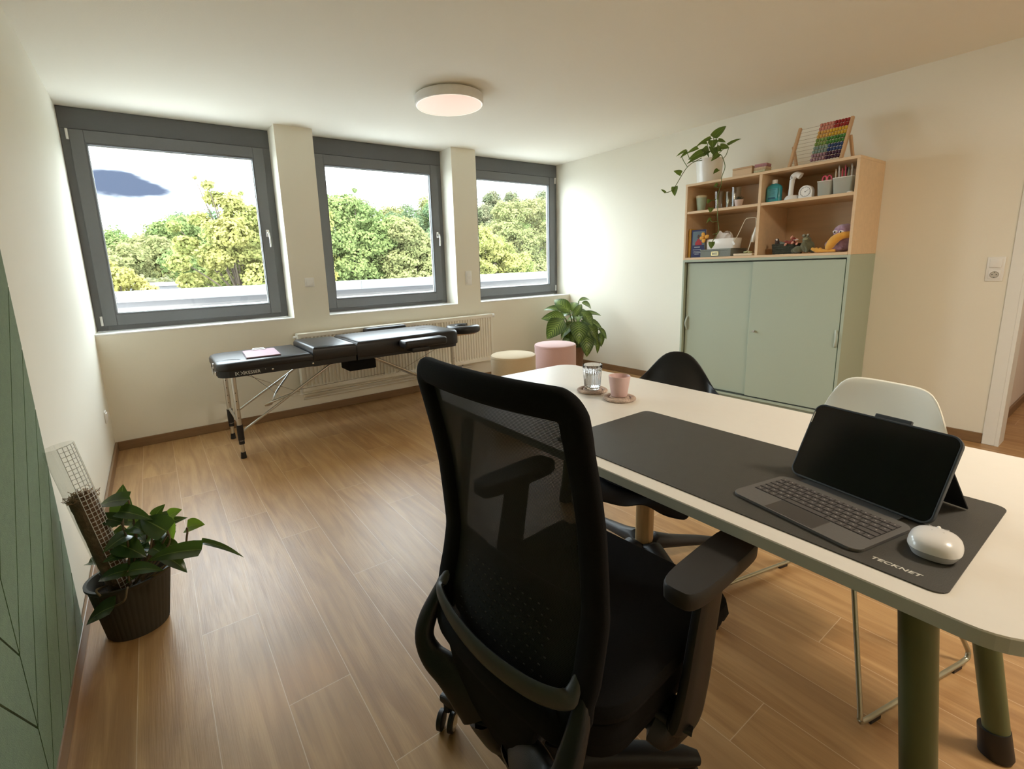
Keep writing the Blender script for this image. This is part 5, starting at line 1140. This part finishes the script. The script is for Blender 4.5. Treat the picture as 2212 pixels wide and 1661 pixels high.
# ================================================================ OFFICE CHAIR (local x forward, y left)
oc = thing('office_chair', 'black mesh back office swivel chair in front of the desk', 'office chair', (1.025, -3.713, 0), math.radians(4))
PX = [(.255, -.02), (.31, -.100), (.42, -.155), (.50, -.128), (.59, -.102), (.66, -.090), (.75, -.096), (.83, -.103), (.91, -.118), (1.03, -.146), (1.10, -.160)]
def px_at(z):
    for (a, c), (e, f_) in zip(PX, PX[1:]):
        if z <= e: 
            t_ = max(0, (z-a)/(e-a)); return c+(f_-c)*t_
    return PX[-1][1]
def backpt(y, z, dx=0):   # concave across
    return Vector((px_at(z)-.030*(1-(y/.245)**2)+dx, y, z))
out = []
zt_, zb_, hwT, hwB = 1.062, .436, .221, .214
def corner(cy, cz, r, a0, n=6): return [(cy+r*math.cos(math.radians(a0+90*i/n)), cz+r*math.sin(math.radians(a0+90*i/n))) for i in range(n+1)]
oy = []
oy += [(-(hwT-.030)+(2*(hwT-.030))*i/10, zt_) for i in range(11)]
oy = [(y, z) for y, z in oy]
oy += [(hwT-.030+.030*math.sin(math.radians(a)), zt_-.030+.030*math.cos(math.radians(a))) for a in (20, 45, 70, 90)]
oy += [(hwT-.0*i, zt_-.030-(zt_-.030-.53)*i/12) for i in range(1, 13)]
oy += [(hwB-.05+.05*math.cos(math.radians(a)), zb_+.05-.05*math.sin(math.radians(a))) for a in (25, 50, 75, 90)]
half = oy
right = [(-y, z) for y, z in half]
full = half + [(hwB-.05-(2*(hwB-.05))*i/10, zb_) for i in range(1, 10)] + [(-y, z) for y, z in half[::-1]][:-0 or None]
# remove duplicated top points
full = [p for i, p in enumerate(full) if i == 0 or (abs(p[0]-full[i-1][0])+abs(p[1]-full[i-1][1])) > 1e-4]
seen = []; 
for p in full:
    if all(abs(p[0]-q[0])+abs(p[1]-q[1]) > 1e-3 for q in seen): seen.append(p)
full = seen
fp3 = spline([backpt(y*.985, z) for y, z in full], 3, True)
def frame_w(y, z): 
    return .024 if z > .60 else .020
bb = B(); bb.sweep([p+Vector((.0, 0, 0)) for p in fp3], [.029 if p.z > 1.0 else (.028 if p.z > .5 else .036) for p in fp3], [.0165]*len(fp3), up=(1, 0, 0), seg=14, closed=True, power=2.6)
bb.obj('back_frame', FABB, oc, True)
# padded knit edge in front and hard rim behind
# mesh sheet
bb = B(); G = []
for i in range(25):
    z = zb_+.01+(zt_-.02-zb_-.01)*i/24; row = []
    for j in range(17):
        hw = (.208 if z > .5 else .195); y = -hw+2*hw*j/16; row.append(bb.bm.verts.new(backpt(y, z, .004)))
    G.append(row)
for i in range(24):
    for j in range(16): f_ = bb.bm.faces.new((G[i][j], G[i][j+1], G[i+1][j+1], G[i+1][j])); f_.smooth = True
bb.obj('back_mesh', MESHF, oc, 'leaf')
# lumbar support: perforated dark shell in front of the mesh
bb = B(); G = []
for i in range(13):
    z = .47+.19*i/12; hw = .17+.045*math.sin(PI*i/12*.9); row = []
    for j in range(13):
        y = -hw+2*hw*j/12; row.append(bb.bm.verts.new(backpt(y, z, .020)))
    G.append(row)
for i in range(12):
    for j in range(12): bb.bm.faces.new((G[i][j], G[i][j+1], G[i+1][j+1], G[i+1][j]))
lm = bb.obj('lumbar_support', PLB, oc, True, mods=[solid(.005)])
bb = B()
for i in range(8):
    for j in range(13):
        y = -.13+.0215*j+.010*(i % 2); z = .50+.018*i
        bb.cbox(backpt(y, z, -.0), (.0015, .005, .0022))
bb.obj('perforation', mat('perforation_grey', (.045, .045, .042), .4), oc)
# lower wide band behind (gloss grey)
bb = B(); pb_ = spline([backpt(.200, .560, .004), backpt(.208, .530, -.014), backpt(.198, .512, -.030), backpt(.12, .494, -.030), backpt(0, .488, -.030), backpt(-.12, .494, -.030), backpt(-.198, .512, -.030), backpt(-.208, .530, -.014), backpt(-.200, .560, .004)], 6)
L_ = len(pb_); bb.sweep(pb_, [.003+.022*max(0, math.sin(PI*i/(L_-1)))**.75 for i in range(L_)], [.008]*L_, up=(1, 0, 0), seg=12); bb.obj('lower_back_band', mat('band_grey', (.055, .058, .056), .5, var=.05), oc, True)
# Y shaped carrier
bb = B()
for s_ in (1, -1):
    pk = spline([backpt(.214*s_, .540, -.002), Vector((-.146, .226*s_, .49)), Vector((-.182, .232*s_, .43)), Vector((-.200, .226*s_, .385)), Vector((-.198, .196*s_, .350)), Vector((-.184, .140*s_, .332)), Vector((-.168, .088*s_, .285)), Vector((-.150, .050*s_, .225)), Vector((-.120, .018*s_, .185)), Vector((-.03, .0, .190))], 6)
    n_ = len(pk); bb.sweep(pk, lerpl([.010, .018, .024, .026, .030, .038, .044, .046, .042, .03], n_), lerpl([.010, .015, .018, .019, .020, .021, .022, .020, .02], n_), up=(-1, 0, .9), seg=16, power=2.6)
bb.obj('back_carrier', PLB2, oc, True)
bb = B(); R = []
for (y_, z_, x_, t_) in ((.150, .430, -.178, .012), (.135, .37, -.172, .016), (.105, .30, -.158, .020), (.075, .24, -.140, .022), (.05, .19, -.110, .022)):
    R.append([(x_+t_*math.copysign(abs(math.cos(a))**.6, math.cos(a)), y_*math.copysign(abs(math.sin(a))**.6, math.sin(a)), z_) for a in [2*PI*k/24 for k in range(24)]])
bb.rings(R); bb.obj('spine_plate', FABB, oc, True)
# seat
def cush(z0, z1, x0, x1, hw, r, m, nm, bulge=.012):
    bb = B(); poly = rrect(x0, x1, -hw, hw, r, n=8); cx = (x0+x1)/2; R = []
    for q, z in ((.90, z0), (.97, z0+.006), (1, z0+(z1-z0)*.45), (.985, z1-.012), (.93, z1-.002), (.6, z1+bulge*.6), (.25, z1+bulge), (.02, z1+bulge)): R.append([(cx+(x-cx)*q, y*q, z+(-.020 if x > x1-.06 and z > z0 else 0)*1.0) for x, y in poly])
    bb.rings(R); return bb.obj(nm, m, oc, True)
cush(.425, .488, -.13, .425, .265, .10, FABB, 'seat')
cush(.335, .430, -.12, .35, .250, .09, FABB, 'seat_pan', 0)
bb = B(); bb.box(-.10, .16, -.085, .085, .325, .40, .02, 3).box(-.06, .10, -.20, .20, .345, .395, .014, 3).sweep([(.05, -.10, .36), (.08, -.27, .345)], .008).sweep([(.08, -.25, .345), (.10, -.31, .340)], .012, .006)
bb.obj('tilt_mechanism', PLB, oc, True)
# arm rests
for s_ in (1, -1):
    ay = .294*s_
    bb = B(); pk = spline([(.10, .14*s_, .335), (.10, .235*s_, .318), (.115, .277*s_, .318), (.135, .289*s_, .40), (.158, .291*s_, .52), (.185, .292*s_, .650)], 6); n_ = len(pk)
    bb.sweep(pk, lerpl([.045, .055, .056, .052, .047, .044], n_), lerpl([.018, .018, .018, .016, .015, .015], n_), up=(0, 1, 0), seg=16, power=3); ar = bb.obj('armrest', PLB2, oc, True)
    poly = []
    for k in range(28):
        a = 2*PI*k/28; c, q = math.cos(a), math.sin(a); poly.append((.178+.143*math.copysign(abs(c)**.45, c), ay+(.042+.004*c)*math.copysign(abs(q)**.45, q)))
    bb = B(); cx = .178; R = []
    for q, z in ((.90, .650), (.985, .656), (1, .672), (.985, .682), (.93, .686), (.5, .687), (.02, .687)): R.append([(cx+(x-cx)*(q if q < .9 else 1-(1-q)*.4), ay+(y-ay)*q, z) for x, y in poly])
    bb.rings(R); bb.obj('arm_pad', mat('arm_pad_rubber', (.020, .018, .016), .6, var=.1), ar, True)
# star base
HB = Vector((-.010, -.030, 0))
bb = B().sweep([HB+Vector((0, 0, .10)), Vector((0, -.02, .345))], .026, seg=20).sweep([HB+Vector((0, 0, .065)), HB+Vector((0, 0, .17))], [.038, .031], seg=20); bb.obj('gas_column', PLB2, oc, True)
for k in range(5):
    a = math.radians(106+72*k); d_ = Vector((math.cos(a), math.sin(a), 0))
    bb = B()
    bb.sweep([HB+d_*.02+Vector((0, 0, .100)), HB+d_*.10+Vector((0, 0, .108)), HB+d_*.22+Vector((0, 0, .100)), HB+d_*.32+Vector((0, 0, .090)), HB+d_*.352+Vector((0, 0, .084))], [.036, .031, .027, .023, .016], [.032, .030, .024, .018, .012], seg=16, power=2.8)
    bb.sweep([HB+d_*.335+Vector((0, 0, .092)), HB+d_*.335+Vector((0, 0, .064))], [.017, .014], seg=14)
    lg = bb.obj('base_arm', PLB2, oc, True)
    cd = Vector((math.cos(a+1.9), math.sin(a+1.9), 0)); sd = Vector((-cd.y, cd.x, 0)); c0 = HB+d_*.335+cd*.018+Vector((0, 0, .0275))
    bb = B()
    for s_ in (-1, 1): bb.sweep([c0+sd*s_*.008, c0+sd*s_*.010, c0+sd*s_*.022, c0+sd*s_*.025], [.020, .0272, .0272, .022], seg=24)
    cs = bb.obj('caster', PLB, lg, True)
    bb = B()
    for s_ in (-1, 1): bb.sweep([c0+sd*s_*.0252, c0+sd*s_*.0262], [.021, .016], seg=24)
    bb.obj('caster_cap', CHROME, cs, True)
    B().sweep([c0+Vector((0, 0, .022))-cd*.012, HB+d_*.335+Vector((0, 0, .072))], [.012, .013], seg=12).obj('caster_fork', PLB, cs, True)

# ================================================================ BLACK SHELL ARMCHAIR
def shell_grid(rows): # rows: list of list of points
    bb = B(); G = [[bb.bm.verts.new(p) for p in r] for r in rows]
    for i in range(len(G)-1):
        for j in range(len(G[0])-1): bb.bm.faces.new((G[i][j], G[i][j+1], G[i+1][j+1], G[i+1][j]))
    return bb
sc = thing('shell_armchair', 'black moulded shell armchair on a wood column across the desk', 'chair', (1.938, -3.310, 0), math.radians(-160))
rows = []
def sgn(v): return 1 if v >= 0 else -1
def seat_pt(q, u):      # q 0 front lip .. 1 back of the seat
    hw = .225+.040*q; z = .418+.016*(1-q)**2-.012*math.sin(PI*q)+(.012+.075*q*q)*abs(u)**2.4
    return Vector((.285-.44*q, u*hw, z))
def rim_pt(u):
    au = abs(u); z = .672+.185*math.exp(-(au/.45)**2.4)+.040*math.exp(-((au-.80)/.14)**2)
    return Vector((-.465+.52*au**3.6, sgn(u)*(.285*au**.86), z))
for i in range(8):
    q = i/7; rows.append([seat_pt(q, -1+2*j/20)+(Vector((0, 0, -.035+.030*math.exp(-(((-1+2*j/20)-.35)/.22)**2))) if i == 0 else Vector()) for j in range(21)])
for i in range(1, 11):
    q = i/10; row = []
    for j in range(21):
        u = -1+2*j/20; a_, c_ = seat_pt(1, u), rim_pt(u); p_ = a_.lerp(c_, q)
        p_.x = a_.x+(c_.x-a_.x)*(1-(1-q)**1.5) if c_.x < a_.x else a_.x+(c_.x-a_.x)*q**1.4
        p_.y = a_.y+(c_.y-a_.y)*(1-(1-q)**1.8); row.append(p_)
    rows.append(row)
bb = shell_grid(rows); bb.obj('seat_shell', mat('satin_black_shell', (.012, .012, .013), .38, var=.1), sc, True, mods=[solid(.006), subsurf(1)])
B().sphere((.02, 0, .437), .19, 1, 1, .09, 24, 10).obj('seat_cushion', FABB, sc, True)
CW = mat('cracked_wood', (.42, .28, .14), .6, var=.35, scale=14, stretch=(6, 6, .5), bump=.3)
bb = B().sweep([(0, 0, .085), (0, 0, .41)], .032, seg=16, power=5); bb.obj('wood_column', CW, sc, True)
for k in range(4):
    a = math.radians(160-15+90*k); d_ = Vector((math.cos(a), math.sin(a), 0))
    bb = B(); bb.sweep([d_*.02+Vector((0, 0, .085)), d_*.06+Vector((0, 0, .105)), d_*.14+Vector((0, 0, .082)), d_*.30+Vector((0, 0, .045)), d_*.40+Vector((0, 0, .018))], [.040, .038, .030, .024, .018], [.03, .032, .024, .018, .014], seg=12, power=3)
    lg = bb.obj('leg', PLB2, sc, True); B().sweep([d_*.385+Vector((0, 0, 0)), d_*.385+Vector((0, 0, .016))], .016, seg=12).obj('glide', PLB, lg, True)
bb = B().sweep([(0, 0, .395), (0, 0, .425)], [.06, .09], seg=20).box(-.11, .11, -.02, .02, .408, .424).box(-.02, .02, -.11, .11, .408, .424); bb.obj('seat_mount', PLB, sc, True)
bb = B()
for s_ in (-1, 1): 
    for z in (.600, .622): bb.cbox((.03, s_*.285, z-.02), (.016, .004, .008), .001)
bb.obj('arm_bolt', CHROME, sc)

# ================================================================ WHITE SLED CHAIR
wc = thing('shell_chair', 'white plastic shell chair on a wire sled base behind the tablet', 'chair', (2.12, -3.905, 0), math.radians(180-13))
rows = []
for i in range(17):
    t_ = i/16; row = []
    for j in range(15):
        u = -1+2*j/14
        if t_ < .48:
            q = t_/.48; x = .215-.37*q; z = .452-.010*math.sin(PI*q)+(-.022 if i == 0 else 0)+.012*(1-q); hw = .205+.02*q; z += .028*abs(u)**3*(.3+q)
            row.append(Vector((x, u*hw, z)))
        else:
            q = (t_-.48)/.52; x = -.155-.105*math.sin(q*PI*.5)-.045*q; hw = .225+.012*math.sin(PI*q)
            # rounded top corners
            top = .842-.10*max(0, abs(u)-.45)**2/.30 - (.085*max(0, abs(u)-.78)/.22)**1.0
            z = .452+.02*0+ (top-.452)*q**1.05; hw2 = hw*(1-.10*max(0, q-.8)/.2)
            row.append(Vector((x+.055*abs(u)**2.2*(.6+.4*q), u*hw2-.035*q, z)))
    rows.append(row)
bb = shell_grid(rows); bb.obj('seat_shell', mat('ivory_shell', (.80, .79, .70), .35, var=.01), wc, True, mods=[solid(.007), subsurf(1)])
WIRE = mat('brass_grey_wire', (.42, .40, .30), .3, .85, var=.05)
for s_ in (1, -1):
    y = .285*s_
    bb = B(); pk = spline([(.13, .12*s_, .436), (.165, .165*s_, .40), (.215, .225*s_, .22), (.262, .278*s_, .06), (.268, y, .028), (.240, y, .016), (.10, y, .016), (-.12, y, .016), (-.235, y, .016), (-.262, y, .030), (-.255, .275*s_, .07), (-.195, .215*s_, .24), (-.14, .160*s_, .41), (-.10, .12*s_, .436)], 5)
    bb.sweep(pk, .0068, seg=10); lg = bb.obj('sled_leg', WIRE, wc, True)
    for x in (.205, -.20): B().cbox((x, y, .0065), (.045, .013, .013), .002).obj('glide', PLB, lg)
bb = B().sweep([(.13, -.12, .436), (.13, .12, .436)], .006).sweep([(-.10, -.12, .436), (-.10, .12, .436)], .006); bb.obj('seat_bar', WIRE, wc, True)
